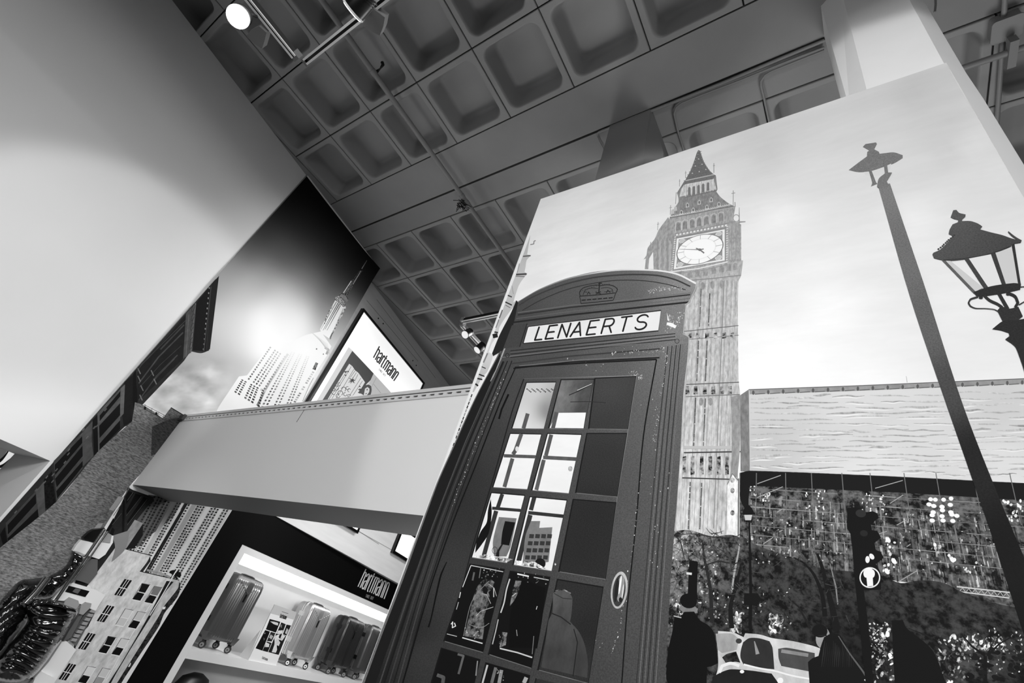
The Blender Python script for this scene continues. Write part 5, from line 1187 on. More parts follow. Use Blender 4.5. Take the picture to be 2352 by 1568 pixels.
# --- suitcases
def suitcase(name, label, s0, w, zt, m_shell_, m_trim, m_hub, ribs, d0=-.13, depth=.27, silver=False):
    t = thing(name, label, 'suitcase', 'hard suitcases standing in the lit niche', tuple(U(s0 + w / 2, d0 - depth / 2, -.545)))
    bpy.context.view_layer.update()
    inv = np.array(t.location)
    def loc(s_, d, z): return U(s0 + s_, d0 - depth + d, z) - inv           # d from the back face
    zb = -.455; rad = .045
    prof = []
    def add_side(a, b, n, ribbed):
        for k in range(n): 
            f = k / n; x = a[0] + (b[0] - a[0]) * f; y = a[1] + (b[1] - a[1]) * f
            prof.append((x, y, ribbed and not (.40 < f < .60)))
    c = [(rad, depth), (w - rad, depth), (w, depth - rad), (w, rad), (w - rad, 0), (rad, 0), (0, rad), (0, depth - rad)]
    nr = ribs * 4
    add_side(c[0], c[1], nr, True)
    def arc(cx_, cy_, a0, a1, n=5):
        for k in range(n): t_ = math.radians(a0 + (a1 - a0) * k / n); prof.append((cx_ + rad * math.cos(t_), cy_ + rad * math.sin(t_), False))
    arc(w - rad, depth - rad, 90, 0); add_side(c[2], c[3], 6, False); arc(w - rad, rad, 0, -90); add_side(c[4], c[5], 8, False); arc(rad, rad, -90, -180); add_side(c[6], c[7], 6, False); arc(rad, depth - rad, 180, 90)
    cxm, cym = w / 2, depth / 2; Hh = zt - zb
    lev = [(0, .045), (.008, .018), (.03, .004), (.06, 0), (Hh - .10, 0), (Hh - .05, .004), (Hh - .02, .016), (Hh - .004, .036), (Hh, .06)]
    vs = []; n = len(prof)
    for z, ins in lev:
        for k, (x, y, rb) in enumerate(prof):
            sx_, sy_ = (w / 2 - ins) / (w / 2), (depth / 2 - ins) / (depth / 2)
            o_ = (.008 if (k % 4) in (1, 2) else -.004) if rb and .05 < z < Hh - .03 else 0
            vs.append(loc(cxm + (x - cxm) * sx_, cym + (y - cym) * sy_ + o_, zb + z))
    fs = [(i * n + k, i * n + (k + 1) % n, (i + 1) * n + (k + 1) % n, (i + 1) * n + k) for i in range(len(lev) - 1) for k in range(n)] + [tuple(range(n))[::-1], tuple(range((len(lev) - 1) * n, len(lev) * n))]
    sh = new_obj('shell', vs, fs, m_shell_, t, True)
    def lb(M, a, b):
        (x0, y0, z0), (x1, y1, z1) = a, b
        return M.hexa([loc(x0, y0, z0), loc(x1, y0, z0), loc(x1, y1, z0), loc(x0, y1, z0), loc(x0, y0, z1), loc(x1, y0, z1), loc(x1, y1, z1), loc(x0, y1, z1)])
    f0, f1 = depth * .42, depth * .58
    for nm, ya_, yb_, pr, mm in (('frame_band', f0, f1, .004, m_trim), ('closure_seam', depth * .495, depth * .505, .006, mat('seam_black', 14, .5))):
        M = MB(); r_ = .05
        pts = [(-pr, zb + r_), (-pr, zt - r_), (r_ * .3 - pr, zt - r_ * .3 + pr), (r_, zt + pr), (w - r_, zt + pr), (w - r_ * .3 + pr, zt - r_ * .3 + pr), (w + pr, zt - r_), (w + pr, zb + r_), (w - r_ * .3 + pr, zb + r_ * .3 - pr), (w - r_, zb - pr), (r_, zb - pr), (r_ * .3 - pr, zb + r_ * .3 - pr)]
        k_ = len(pts); inner = [(x + (.012 if x < w / 2 else -.012), z + (.012 if z < zb + Hh / 2 else -.012)) for x, z in pts]
        v_ = [loc(x, ya_, z) for x, z in pts] + [loc(x, yb_, z) for x, z in pts] + [loc(x, ya_, z) for x, z in inner] + [loc(x, yb_, z) for x, z in inner]
        f_ = []
        for i in range(k_):
            j = (i + 1) % k_; f_ += [(i, j, k_ + j, k_ + i), (i, 2 * k_ + i, 2 * k_ + j, j), (k_ + i, k_ + j, 3 * k_ + j, 3 * k_ + i)]
        M.add(v_, f_); M.build(nm, mm, t)
    for z in (zt - .14, zb + .17):
        lb(MB(), (-.012, f0 - .018, z - .025), (.004, f1 + .018, z + .025)).build('latch', m_trim if silver else mat('latch_black', 10, .4), t)
    # crease and badge on the front
    M = MB(); a, b, c_ = loc(.05, depth - .001, zt - .055), loc(w * .5, depth + .006, zt - .15), loc(w - .05, depth - .001, zt - .055)
    M.tube([a, b, c_], .0035, 5); M.build('crease', m_trim, t)
    lb(MB(), (w * .5 - .010, depth, zt - .235), (w * .5 + .012, depth + .006, zt - .16)).build('badge', mat('badge_black', 8, .4), t)
    # top handle
    M = MB(); M.tube([loc(w * .25, f1, zt - .01), loc(w * .27, f1, zt + .006), loc(w * .36, f1, zt + .012), loc(w * .64, f1, zt + .012), loc(w * .73, f1, zt + .006), loc(w * .75, f1, zt - .01)], .009, 8); M.build('carry_handle', mat('handle_black', 18, .4), t)
    # corner guards and twin wheels
    for sx_, sy_ in ((0, 1), (1, 1), (0, 0), (1, 0)):
        x0 = -.004 if sx_ == 0 else w - .085; y0 = depth - .085 if sy_ else -.004
        M = MB(); r5 = [loc(x0 + a_, y0 + b_, z) for z, a0_ in ((zb - .012, .02), (zb + .06, .0)) for a_, b_ in ((a0_, a0_), (.089 - a0_, a0_), (.089 - a0_, .089 - a0_), (a0_, .089 - a0_))]
        M.hexa(r5); M.build('corner_guard', m_trim if silver else m_shell_, t)
        cx_ = x0 + .045; cy_ = y0 + .045; ang = rnd.uniform(-.5, .5)
        fork = lb(MB(), (cx_ - .012, cy_ - .018, zb - .05), (cx_ + .012, cy_ + .018, zb - .008)).build('wheel_fork', mat('fork_black', 12, .4), t)
        for sd in (-1, 1):
            M = MB(); ax = np.array(loc(1, 0, 0)) - np.array(loc(0, 0, 0)); ay = np.array(loc(0, 1, 0)) - np.array(loc(0, 0, 0)); az_ = np.array([0, 0, 1.0])
            ctr = np.array(loc(cx_, cy_, -.545 + .033)); hx_ = math.cos(.9) * ax + math.sin(.9) * ay; ax2 = -math.sin(.9) * ax + math.cos(.9) * ay
            ctr = ctr + ax2 * sd * .017; nn = 16
            rim = lambda r_, off: [ctr + ax2 * off + r_ * (math.cos(2 * math.pi * k / nn) * hx_ + math.sin(2 * math.pi * k / nn) * az_) for k in range(nn)]
            A_, B_ = rim(.033, -.009), rim(.033, .009)
            M.add(A_ + B_, [(k, (k + 1) % nn, nn + (k + 1) % nn, nn + k) for k in range(nn)] + [tuple(range(nn))[::-1], tuple(range(nn, 2 * nn))])
            wh = M.build('wheel', mat('tyre_black', 12, .5), t)
            M = MB(); A_, B_ = rim(.021, -.0105), rim(.021, .0105); M.add(A_ + B_, [(k, (k + 1) % nn, nn + (k + 1) % nn, nn + k) for k in range(nn)] + [tuple(range(nn))[::-1], tuple(range(nn, 2 * nn))]); M.build('hub', m_hub, wh)
            M = MB(); A_, B_ = rim(.008, -.0125), rim(.008, .0125); M.add(A_ + B_, [(k, (k + 1) % nn, nn + (k + 1) % nn, nn + k) for k in range(nn)] + [tuple(range(nn))[::-1], tuple(range(nn, 2 * nn))]); M.build('axle_cap', mat('axle_dark', 40, .4), wh)
    return t
m_s1 = mat('graphite_polycarbonate', 84, 0.28, metal=0.35, coat=0.4); m_s2 = mat('silver_polycarbonate', 178, 0.25, metal=0.6, coat=0.3); m_s3 = mat('charcoal_polycarbonate', 52, 0.3, metal=0.35, coat=0.4)
m_alu = mat('brushed_aluminium', 225, 0.25, metal=0.85); m_hubw = mat('hub_white', 225, 0.4); m_hubk = mat('hub_grey', 130, 0.4); m_trk = mat('black_trim', 16, 0.4)
suitcase('suitcase', 'graphite ribbed suitcase standing alone at the left end of the lit niche', .66, .44, .165, m_s1, m_s1, m_hubk, 11)
suitcase('suitcase', 'silver ribbed suitcase with bright metal frame beside the picture card', 2.03, .44, .150, m_s2, m_alu, m_hubw, 11, silver=True)
suitcase('suitcase', 'charcoal suitcase with a black centre band right of the silver one', 2.90, .46, .150, m_s3, m_trk, m_hubk, 12)
suitcase('suitcase', 'darker suitcase cut off by the mural edge, last in the lit niche', 3.56, .44, .150, m_s1, mat('grey_trim', 120, .3, metal=.5), m_hubk, 11)
# --- picture card
BRO = (UNIT[0], UNIT[1] - 0.020)
_ll = bpy.data.lights.new('niche_lamp', 'AREA'); _ll.shape = 'RECTANGLE'; _ll.size = 3.9; _ll.size_y = .10; _ll.energy = 3
_lo = bpy.data.objects.new('niche_lamp', _ll); COL.objects.link(_lo)
_lm = Matrix((US.tolist(), (-UN).tolist(), (0, 0, 1))).transposed().to_4x4(); _lm.translation = Vector(U(2.5, -.18, .395)); _lo.matrix_world = _lm
card = thing('picture_card', 'white standing card with dark snapshots between two suitcases on the shelf', 'display card')
cq = [(664, 1537.5), (631, 1388), (0, 0)]
q = [c5f([(-205, 1210)])[0], c5f([(232, 1300)])[0], c5f([(560, 450)])[0], c5f([(215, 330)])[0]]     # BL BR TR TL on the card
cb = [np.array(on(BRO, *p)) for p in q]
for i in (0, 1): cb[i][2] = 1.5 - .544
MB().prism([p - UN * .002 for p in cb], -UN * .010).build('board', m_white, card)
MB().prism([cb[0] - UN * .012, cb[0] - UN * .15, cb[3] - UN * .02 - np.array([0, 0, .25])], US * .006).build('strut', m_white, card)
P = Print(BRO)
P.poly(q, 232, FLAT); P.poly([q[3], q[2], c5f([(520, 570)])[0], c5f([(150, 470)])[0]], 190)
P.line(c5f([(325, 440), (428, 474)]), 1, 50); hartmann(P, c5f([(288, 535), (388, 566), (412, 505), (312, 470)]), 1.0, 30); hartmann(P, c5f([(8, 1185), (95, 1218), (108, 1180), (24, 1142)]), .8, 110)
pic = lambda pts, c, m=WEATH: P.poly(c5f(pts), c, m)
pic([(135, 556), (302, 602), (232, 772), (72, 722)], 16); pic([(318, 610), (388, 640), (330, 795), (248, 775)], 30); pic([(400, 645), (472, 660), (400, 820), (342, 800)], 26)
pic([(62, 732), (140, 755), (18, 1058), (-90, 1020)], 14); pic([(152, 760), (226, 780), (165, 915), (88, 905)], 40); pic([(88, 912), (165, 935), (104, 1080), (20, 1058)], 26); pic([(236, 785), (395, 825), (275, 1125), (110, 1080)], 30)
for pts, c in (([(140, 595), (205, 600), (270, 620), (262, 660), (200, 640)], 214), ([(270, 740), (345, 735), (330, 790), (255, 775)], 220), ([(405, 700), (430, 730), (400, 800), (375, 780)], 190), ([(300, 640), (330, 650), (320, 700), (300, 680)], 120),
               ([(150, 800), (190, 830), (160, 880), (125, 850)], 170), ([(75, 925), (130, 950), (120, 1000), (60, 1000)], 220), ([(205, 830), (290, 800), (380, 830), (330, 900), (270, 880), (300, 930), (270, 1000), (230, 1090), (165, 1080), (210, 950)], 216), ([(245, 970), (280, 985), (270, 1060), (250, 1040)], 14), ([(290, 800), (330, 790), (300, 870), (275, 850)], 20), ([(35, 850), (60, 870), (40, 900)], 90), ([(45, 770), (70, 780), (55, 800)], 150)):
    pic(pts, c)
P.build('printed_pictures', card)
# --- dark bag on the shelf below
M = MB(); nb = 14
bagc = U(.88, -.2, -1.41) 
rings = [(0, .20, .11), (.12, .25, .13), (.35, .25, .13), (.52, .22, .11), (.62, .16, .08), (.66, .06, .03)]
vs = [bagc + US * a * math.cos(2 * math.pi * k / nb) + UN * b * math.sin(2 * math.pi * k / nb) + np.array([0, 0, z]) for z, a, b in rings for k in range(nb)]
M.add(vs, [(i * nb + k, i * nb + (k + 1) % nb, (i + 1) * nb + (k + 1) % nb, (i + 1) * nb + k) for i in range(5) for k in range(nb)] + [tuple(range(nb))[::-1], tuple(range(5 * nb, 6 * nb))], True)
bag = thing('travel_bag', 'black soft bag whose rounded top shows under the suitcase shelf', 'bag'); M.build('body', mat('black_leather', 16, .4), bag)

# --- lightboxes on the concrete wall
D4 = crop(700, 780, 7.84)
def vpz(u, v, v2):                      # follow the vertical through (u, v) down to row v2
    return (u + (1684 - u) * (v2 - v) / (-710 - v), v2)
def lightbox(label, TLp, TRp, zb_, dep, bord):
    t = thing('lightbox', label, 'lightbox')
    pa, pb = np.array(on(CONC, *TLp)), np.array(on(CONC, *TRp)); n = CONC[0]
    e = (pb - pa); e[2] = 0; e /= np.linalg.norm(e); zt_ = (pa[2] + pb[2]) / 2
    ca = np.array([pa[0], pa[1], 0]); wdt = float(np.linalg.norm((pb - pa)[:2]))
    C_ = lambda s_, z, d: ca + e * s_ + n * d + np.array([0, 0, z])
    M = MB(); mfr = mat('black_frame', 12, 0.3)
    for s0_, s1_, z0_, z1_ in ((0, bord, zb_, zt_), (wdt - bord, wdt, zb_, zt_), (bord, wdt - bord, zt_ - bord, zt_), (bord, wdt - bord, zb_, zb_ + bord)):
        M.hexa([C_(s0_, z0_, 0.003), C_(s1_, z0_, 0.003), C_(s1_, z0_, dep), C_(s0_, z0_, dep), C_(s0_, z1_, 0.003), C_(s1_, z1_, 0.003), C_(s1_, z1_, dep), C_(s0_, z1_, dep)])
    M.build('frame', mfr, t)
    MB().hexa([C_(bord, zb_ + bord, 0.003), C_(wdt - bord, zb_ + bord, 0.003), C_(wdt - bord, zb_ + bord, dep - .012), C_(bord, zb_ + bord, dep - .012), C_(bord, zt_ - bord, 0.003), C_(wdt - bord, zt_ - bord, 0.003), C_(wdt - bord, zt_ - bord, dep - .012), C_(bord, zt_ - bord, dep - .012)]).build('light_panel', mat('lightbox_white', 235, .5, emit=.80), t)
    return t
lb1 = lightbox('large black-framed lightbox with a gate picture above the long grey fascia', (829, 708), (970, 879), on(CONC, 810, 1221)[2], .055, .035)
lb2 = lightbox('small black-framed lightbox low behind the mural edge, above the black header', (921, 1205), (1000, 1265), on(CONC, 902, 1272)[2], .05, .045)
P = Print((CONC[0], CONC[1] + .0435))
P.poly(D4([(790, 128), (862, 195), (1550, 945), (1560, 1500), (-200, 1800), (230, 1070)]), 222, LIT)
P.poly(D4([(856, 200), (1240, 605), (1190, 720), (1110, 800), (1050, 900), (980, 1000), (760, 1300), (100, 1400), (330, 1070)]), 46, LIT)
P.poly(D4([(800, 432), (860, 480), (905, 550), (960, 590), (1040, 700), (1085, 765), (1000, 900), (830, 1100), (600, 1400), (250, 1400), (420, 1060)]), 226, LIT)
P.poly(D4([(1240, 608), (1300, 670), (1550, 945), (1400, 1100), (1150, 1050), (1200, 900), (1200, 820), (1150, 800)]), 190, LIT)
P.line(D4([(1240, 800), (1370, 960)]), .8, 120, LIT); P.line(D4([(1290, 680), (1200, 850)]), .8, 140, LIT)
for a in ([(838, 480), (490, 1060)], [(885, 530), (640, 940), (560, 1060)], [(905, 560), (820, 680)], [(1010, 690), (760, 1080)], [(1040, 740), (830, 1060)], [(760, 560), (430, 1080)], [(930, 590), (860, 700)], [(960, 620), (900, 740)]): P.line(D4(a), .9, 26, LIT)
for x, y, r, a0, a1, w in ((570, 870, 5, 0, 330, 1.4), (620, 800, 3.6, 30, 300, 1.2), (640, 960, 5.5, 120, 420, 1.4), (700, 890, 5, 180, 420, 1.4), (770, 870, 3.6, 0, 300, 1.2), (520, 950, 4.5, 60, 330, 1.3), (600, 1010, 4.5, 0, 300, 1.3), (800, 910, 3.6, 90, 330, 1.2), (730, 980, 4, 0, 280, 1.3), (800, 1010, 3.4, 60, 360, 1.2)):
    P.ring(*D4([(x, y)])[0], r, r, 0, w, 18, LIT, 12, a0, a1)
for k in range(26): a = rnd.uniform(0, 6.28); r = rnd.uniform(2, 9); x0_, y0_ = D4([(860, 730)])[0]; P.line([(x0_, y0_), (x0_ + r * 1.3 * math.cos(a), y0_ + r * 1.2 * math.sin(a))], [2.4, .6], 16, LIT)
for x, y in ((725, 580), (745, 575), (780, 572), (735, 640), (980, 900), (1000, 890), (990, 840)): P.ell(*D4([(x, y)])[0], 2.4, 1.4, 30, 20, LIT, 7)
P.poly(D4([(1060, 860), (1095, 820), (1150, 805), (1195, 830), (1205, 900), (1190, 980), (1160, 1010), (1060, 1000), (990, 950)]), 52, LIT); P.poly(D4([(1085, 880), (1130, 850), (1165, 880), (1160, 940), (1110, 1010), (1060, 1010)]), 216, LIT); P.poly(D4([(1110, 895), (1130, 880), (1135, 905), (1118, 915)]), 34, LIT); P.line(D4([(1090, 975), (1120, 965)]), 1.6, 40, LIT)
P.poly(D4([(940, 950), (1040, 985), (1000, 1100), (820, 1100), (860, 1010)]), 230, LIT)
hartmann(P, D4([(1232, 318), (1606, 745), (1724, 570), (1340, 112)]), 2.9, 8, LIT, xh=.8)
small_caps(P, D4([(1328, 540), (1444, 668), (1462, 640), (1346, 512)]), .62, 90, LIT)
P.build('backlit_picture', lb1, 'gate picture under black hartmann lettering')

# ================================================================ SERVICES UNDER THE CEILING
m_pipe = mat('painted_pipe', 140, 0.5); m_cond = mat('painted_conduit', 140, 0.5); m_blk = mat('black_metal', 14, 0.35, metal=0.2); m_rail = mat('track_rail', 235, 0.35)
m_lampw = mat('lamp_glass_bright', 255, 0.3, emit=14.0); m_lamps = mat('lamp_glass_sheen', 235, 0.15, emit=0.4); m_plate = mat('gear_box_grey', 110, 0.5)  # the dim glass glows in place of reflections on the unlit lenses
pipe = thing('ceiling_pipe', 'long straight painted pipe running under the waffle ceiling', 'pipe')
px_ = onz(817, 109, 5.38); 
MB().tube([(px_[0], -6.5, 5.38), (px_[0], 3.0, 5.38), (px_[0], 12.5, 5.38)], .025, 16).build('tube', m_pipe, pipe)
for (u, v) in ((857, 166), (1064, 449), (1076, 465)):
    p = onz(u, v, 5.38); MB().tube([(px_[0], p[1] - .02, 5.38), (px_[0], p[1] + .02, 5.38)], .029, 16).build('coupling', m_pipe, pipe)
for y in (-4.0, -1.5, 3.6, 6.5): MB().tube([(px_[0], y, 5.41), (px_[0], y, 5.50)], .008, 6).build('hanger', m_pipe, pipe)
MB().tube([onz(878, 144, 5.44), onz(880, 148, 5.42), onz(873, 158, 5.40), onz(866, 164, 5.41)], [.016, .014, .006, .014], 8).build('hook', m_blk, pipe)
tw_ = MB(); c_ = np.array(onz(1062, 470, 5.33))
for k in range(9):
    pts = [c_ + np.array([rnd.gauss(0, .045), rnd.gauss(0, .045), rnd.gauss(0, .02)]) for _ in range(5)]; tw_.tube(pts, .004, 5)
tag(tw_.build('wire_tangle', m_blk), 'small tangle of black wire caught on the long ceiling pipe', 'wire')
# conduits along the beam joint
zc = 5.482
def conduit(label, px, r=.009, z=zc):
    o = MB().tube([onz(u, v, z) for u, v in px], r, 8).build('conduit', m_cond); return tag(o, label, 'conduit')
conduit('thin conduit following the beam joint up to the white column', [(1376, 304), (1493, 256), (1661, 190), (1801, 131), (1893, 93)], .012)
conduit('conduit turning down from the joint between the two columns, nearer the grey one', [(1893, 109), (1801, 144), (1700, 185), (1600, 223), (1566, 237), (1553, 247), (1548, 261), (1556, 298), (1574, 356), (1590, 430)])
conduit('conduit turning down from the joint between the two columns, nearer the white one', [(1893, 116), (1792, 156), (1772, 164), (1757, 173), (1748, 186), (1748, 198), (1754, 221), (1769, 290), (1780, 350)])
conduit('short conduit bending down beside the grey column top', [(1410, 290), (1384, 299), (1374, 304), (1371, 312), (1376, 324), (1386, 342), (1410, 400)], .007)
# right-hand corner: pipe, clamp, box, drops
zr = 5.36
rp = thing('service_pipe', 'painted pipe crossing the coffers at the top right, right of the column', 'pipe')
a_, b_ = onz(2200, 160, zr), onz(2352, 109, zr); dx = b_[0] - a_[0]
MB().tube([(a_[0] - .6, a_[1], zr), (b_[0] + 1.5, a_[1], zr)], .020, 14).build('tube', m_pipe, rp)
cpt = np.array(onz(2323, 120, zr)); mclamp = mat('clamp_galvanised', 130, .5)
MB().box(tuple(cpt + (-.02, -.085, -.035)), tuple(cpt + (.02, .085, .036))).build('clamp', mclamp, rp)
for s_ in (-1, 1): MB().tube([tuple(cpt + (0, .042 * s_, -.029)), tuple(cpt + (0, .042 * s_, -.023))], .007, 10).build('bolt', m_blk, rp)
MB().tube([tuple(cpt + (0, -.03, .03)), tuple(cpt + (-.05, -.16, .12))], .010, 8).build('strut', m_cond, rp)
jb = thing('junction_box', 'square painted junction box above the service pipe at the top right', 'junction box')
jc = np.array(onz(2306, 61, 5.455)); M = MB()
h_ = .072; n_ = 6; prof = []
for cx_, cy_, a0 in ((h_ - .02, h_ - .02, 0), (-h_ + .03, h_ - .02, 90), (-h_ + .03, -h_ + .03, 180), (h_ - .02, -h_ + .03, 270)):
    for k in range(n_): t_ = math.radians(a0 + 90 * k / (n_ - 1)); prof.append((cx_ + .02 * math.cos(t_), cy_ + .02 * math.sin(t_)))
M.prism([jc + (x, y, -.03) for x, y in prof], (0, 0, .07)); M.build('box', m_cond, jb)
M = MB(); M.prism([jc + (x * 1.06, y * 1.06, -.040) for x, y in prof], (0, 0, .012)); M.build('cover', m_cond, jb)
conduit('conduit running from the junction box towards the top edge of the picture', [(2310, -40), (2307, 20), (2306, 40)], .014, 5.46)
conduit('conduit dropping along the coffers below the junction box', [(2305, 84), (2300, 140), (2290, 277), (2284, 360), (2275, 500)], .014, 5.47)
hk = MB().tube([onz(2148, -20, 5.49), onz(2149, 10, 5.42), onz(2147, 28, 5.36)], .006, 6).build('hook', m_cond); tag(hk, 'small hook hanging from the beam right of the white column', 'hook')

# --- lighting tracks
zt_ = 1.5 + 2.48
def track(label, a, b, drops):
    t = thing('lighting_track', label, 'lighting track')
    a, b = np.array(a), np.array(b); d = b - a; L = np.linalg.norm(d); d /= L; s_ = np.array([-d[1], d[0], 0])
    MB().obox(a - s_ * .018, d * L, s_ * .036, (0, 0, .032)).build('body', m_blk, t)
    for sg in (-1, 1): MB().obox(a + s_ * (sg * .0125 - .0055), d * L, s_ * .011, (0, 0, -.006)).build('rail', m_rail, t)
    MB().obox(a + s_ * -.021 - d * .02, d * .04, s_ * .042, (0, 0, .045)).build('end_piece', m_plate, t)
    for f in drops: p = a + d * L * f; MB().tube([tuple(p + (0, 0, .03)), (p[0], p[1], 5.5)], .0025, 5).build('suspension_wire', m_blk, t)
    return t
k0 = np.array(onz(691, 150, zt_))
track('lighting track running right from the corner joint under the waffle ceiling', k0 + (.045, 0, 0), k0 + (2.35, 0, 0), (.72, .97))
track('shorter lighting track running up to the bright spotlight near the left wall', k0 + (0, -.05, 0), k0 + (0, -1.6, 0), (.55, .95))
k1 = np.array(onz(1054, 741, zt_))
track('lighting track disappearing behind the clock tower mural edge', k1 + (.045, 0, 0), k1 + (1.9, 0, 0), (.8, .97))
track('lighting track with two spotlights beside the mural edge', k1 + (0, .05, 0), k1 + (0, 1.9, 0), (.9, .98))
def spotlight(label, uv, z, aim, rpx, length, glass, mount, group=None, d_img=None):
    c = np.array(onz(uv[0], uv[1], z)); q = R @ (c - EYE); r = rpx * q[2] / FPX
    d = np.array(aim, float) - c; d /= np.linalg.norm(d)
    t = thing('spotlight', label, 'spotlight')
    MB().tube([c - d * .004, c + d * .006], r * 1.04, 28).build('bezel', m_rail if glass is m_lampw else m_blk, t)
    MB().tube([c + d * .0065, c + d * .009], r * .9, 28).build('lens', glass, t)
    L = length * r
    MB().tube([c - d * .004, c - d * L * .5, c - d * L * .8], [r * 1.0, r * .98, r * .8], 24).build('housing', m_blk, t)
    for k in range(3): MB().tube([c - d * L * (.55 + k * .09), c - d * L * (.58 + k * .09)], r * .99, 24).build('cooling_fin', m_blk, t)
    mt = np.array(mount, float); b = c - d * L * .45
    MB().tube([b, (b + mt) / 2 + (0, 0, .02), mt], r * .16, 8).build('arm', m_blk, t)
    return t, c, d, r
b0 = k0 + (0, -.62, 0)
spA, cA, dA, rA = spotlight('brightly lit track spotlight near the top of the white left wall', (547, 38), 1.5 + 2.20, (-.9, -.2, 1.6), 23.5, 2.0, m_lampw, np.array(onz(590, 38, zt_)))
spB, cB, dB, rB = spotlight('lit spotlight seen edge-on at the top of the picture, on the longer track', (812, 24), 1.5 + 2.28, (-4.6, .4, 2.2), 27, 2.4, m_lampw, np.array(onz(850, 30, zt_)))
spC, cC, dC, rC = spotlight('unlit black spotlight on the track corner beside the mural edge, upper one', (1069, 768), 1.5 + 2.34, (-2.6, .4, 1.0), 10, 2.6, m_lamps, k1 + (0.02, .10, 0))
spD, cD, dD, rD = spotlight('unlit black spotlight beside the mural edge, lower one', (1097, 803), 1.5 + 2.34, (-3.4, 1.5, 1.2), 10, 2.6, m_lamps, k1 + (0.02, .55, 0))
# gear boxes on the tracks (grey faceted covers)
def gear(t, poly, z):
    MB().prism([onz(u, v, z) for u, v in poly], (0, 0, .05)).build('gear_box', m_plate, t)
gear(spA, [(595, 60), (612, 75), (608, 92), (602, 112), (583, 100), (566, 84), (575, 70)], zt_ - .02)
gear(spB, [(849, 14), (884, 40), (880, 62), (872, 82), (834, 62), (838, 44)], zt_ - .02)

# ================================================================ THINGS IN FRONT OF THE PRINTED WALL, BOTTOM LEFT
def puffy(name, pts, base, h, m, parent, ribs=9, amp=.012, axis=(0, 1)):
    for _ in range(2):
        pts = [q for i in range(len(pts)) for q in ((pts[i][0] * .75 + pts[(i + 1) % len(pts)][0] * .25, pts[i][1] * .75 + pts[(i + 1) % len(pts)][1] * .25), (pts[i][0] * .25 + pts[(i + 1) % len(pts)][0] * .75, pts[i][1] * .25 + pts[(i + 1) % len(pts)][1] * .75))]
    n0 = len(pts); P2 = []
    for i in range(n0):
        a, b = pts[i], pts[(i + 1) % n0]; L = math.dist(a, b); k = max(1, int(L / 5))
        for j in range(k): P2.append((a[0] + (b[0] - a[0]) * j / k, a[1] + (b[1] - a[1]) * j / k))
    cx_ = sum(p[0] for p in P2) / len(P2); cy_ = sum(p[1] for p in P2) / len(P2)
    B2 = np.array(P2); bm = bmesh.new()
    f_ = bm.faces.new([bm.verts.new((x, y, 0)) for x, y in P2]); bmesh.ops.triangulate(bm, faces=[f_])
    for _ in range(7):
        ed_ = [e for e in bm.edges if e.calc_length() > 9]
        if not ed_: break
        bmesh.ops.subdivide_edges(bm, edges=ed_, cuts=1); bmesh.ops.triangulate(bm, faces=[f for f in bm.faces if len(f.verts) > 3])
        bmesh.ops.beautify_fill(bm, faces=bm.faces[:], edges=[e for e in bm.edges if not e.is_boundary])
    D_ = {v: float(np.sqrt(((B2 - np.array((v.co.x, v.co.y))) ** 2).sum(1).min())) for v in bm.verts}
    dm = max(D_.values()); ys = [x * axis[0] + y * axis[1] for x, y in P2]; y0, y1 = min(ys), max(ys)
    bnd = [v for v in bm.verts if v.is_boundary]
    for v in bm.verts:
        X, Y = v.co.x, v.co.y; d = D_[v] / dm; t = 1 - min(1, d * 1.15)
        ph = ((X * axis[0] + Y * axis[1]) - y0) / (y1 - y0) * ribs + .25 * math.sin(X * .05)
        hh = .004 + h * math.sqrt(max(0, 1 - t * t)) + min(1, d * 3) * (amp * abs(math.sin(math.pi * ph)) + .5 * amp * noise.noise(Vector((X * .03, Y * .05, 1))))
        v.co = on(WL, X, Y, base + (hh if not v.is_boundary else .002))
    me = bpy.data.meshes.new(name); bmesh.ops.recalc_face_normals(bm, faces=bm.faces); bm.to_mesh(me); bm.free(); me.materials.append(m)
    me.polygons.foreach_set('use_smooth', [True] * len(me.polygons))
    o = bpy.data.objects.new(name, me); COL.objects.link(o); o.parent = parent
    return o
def relief(name, pts, base, thick, m, parent=None):
    n = WALL2[0]; return MB().prism([on(WL, x, y, base) for x, y in pts], n * thick).build(name, m, parent)
m_puff = mat('glossy_black_nylon', 15, 0.16, spec=.7, coat=.7, bump=.12, scale=7)
m_wht = mat('white_gloss_cabinet', 228, 0.25); m_gr = mat('grey_panel', 150, .4); m_mid = mat('mid_grey_panel', 92, .4); m_bk = mat('black_panel', 12, .3); m_chr = mat('chrome_tube', 200, .15, metal=.95)  # m_mid is one even mid grey
dc = thing('display_cabinet', 'white glossy cabinet with curved cut-outs behind the black padded jackets', 'cabinet')
B = .012
relief('carcass', BA([(735, 235), (870, 265), (945, 180), (1035, 197), (1030, 260), (960, 370), (900, 412), (815, 385), (700, 345), (660, 335), (690, 285)]), B, .03, m_wht, dc)
relief('top_cover', BA([(752, 216), (800, 170), (850, 140), (955, 125), (930, 185), (870, 268), (800, 240)]), B, .035, m_bk, dc)
relief('recess', BA([(975, 160), (1035, 195), (1020, 270), (950, 260)]), B + .03, .004, m_gr, dc)
relief('door', BA([(655, 630), (870, 695), (960, 745), (905, 830), (870, 890), (820, 870), (740, 830), (600, 800), (470, 790), (560, 680)]), B, .03, m_wht, dc)
relief('recess', BA([(640, 665), (830, 715), (790, 770), (605, 720)]), B + .030, .003, m_bk, dc)
relief('recess', BA([(700, 690), (750, 700), (720, 740), (670, 720)]), B + .033, .002, m_mid, dc)
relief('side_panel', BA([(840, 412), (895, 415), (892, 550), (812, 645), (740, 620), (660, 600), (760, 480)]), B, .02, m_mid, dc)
relief('door', BA([(600, 800), (640, 770), (720, 800), (730, 840), (700, 880), (585, 835)]), B + .03, .012, m_gr, dc)
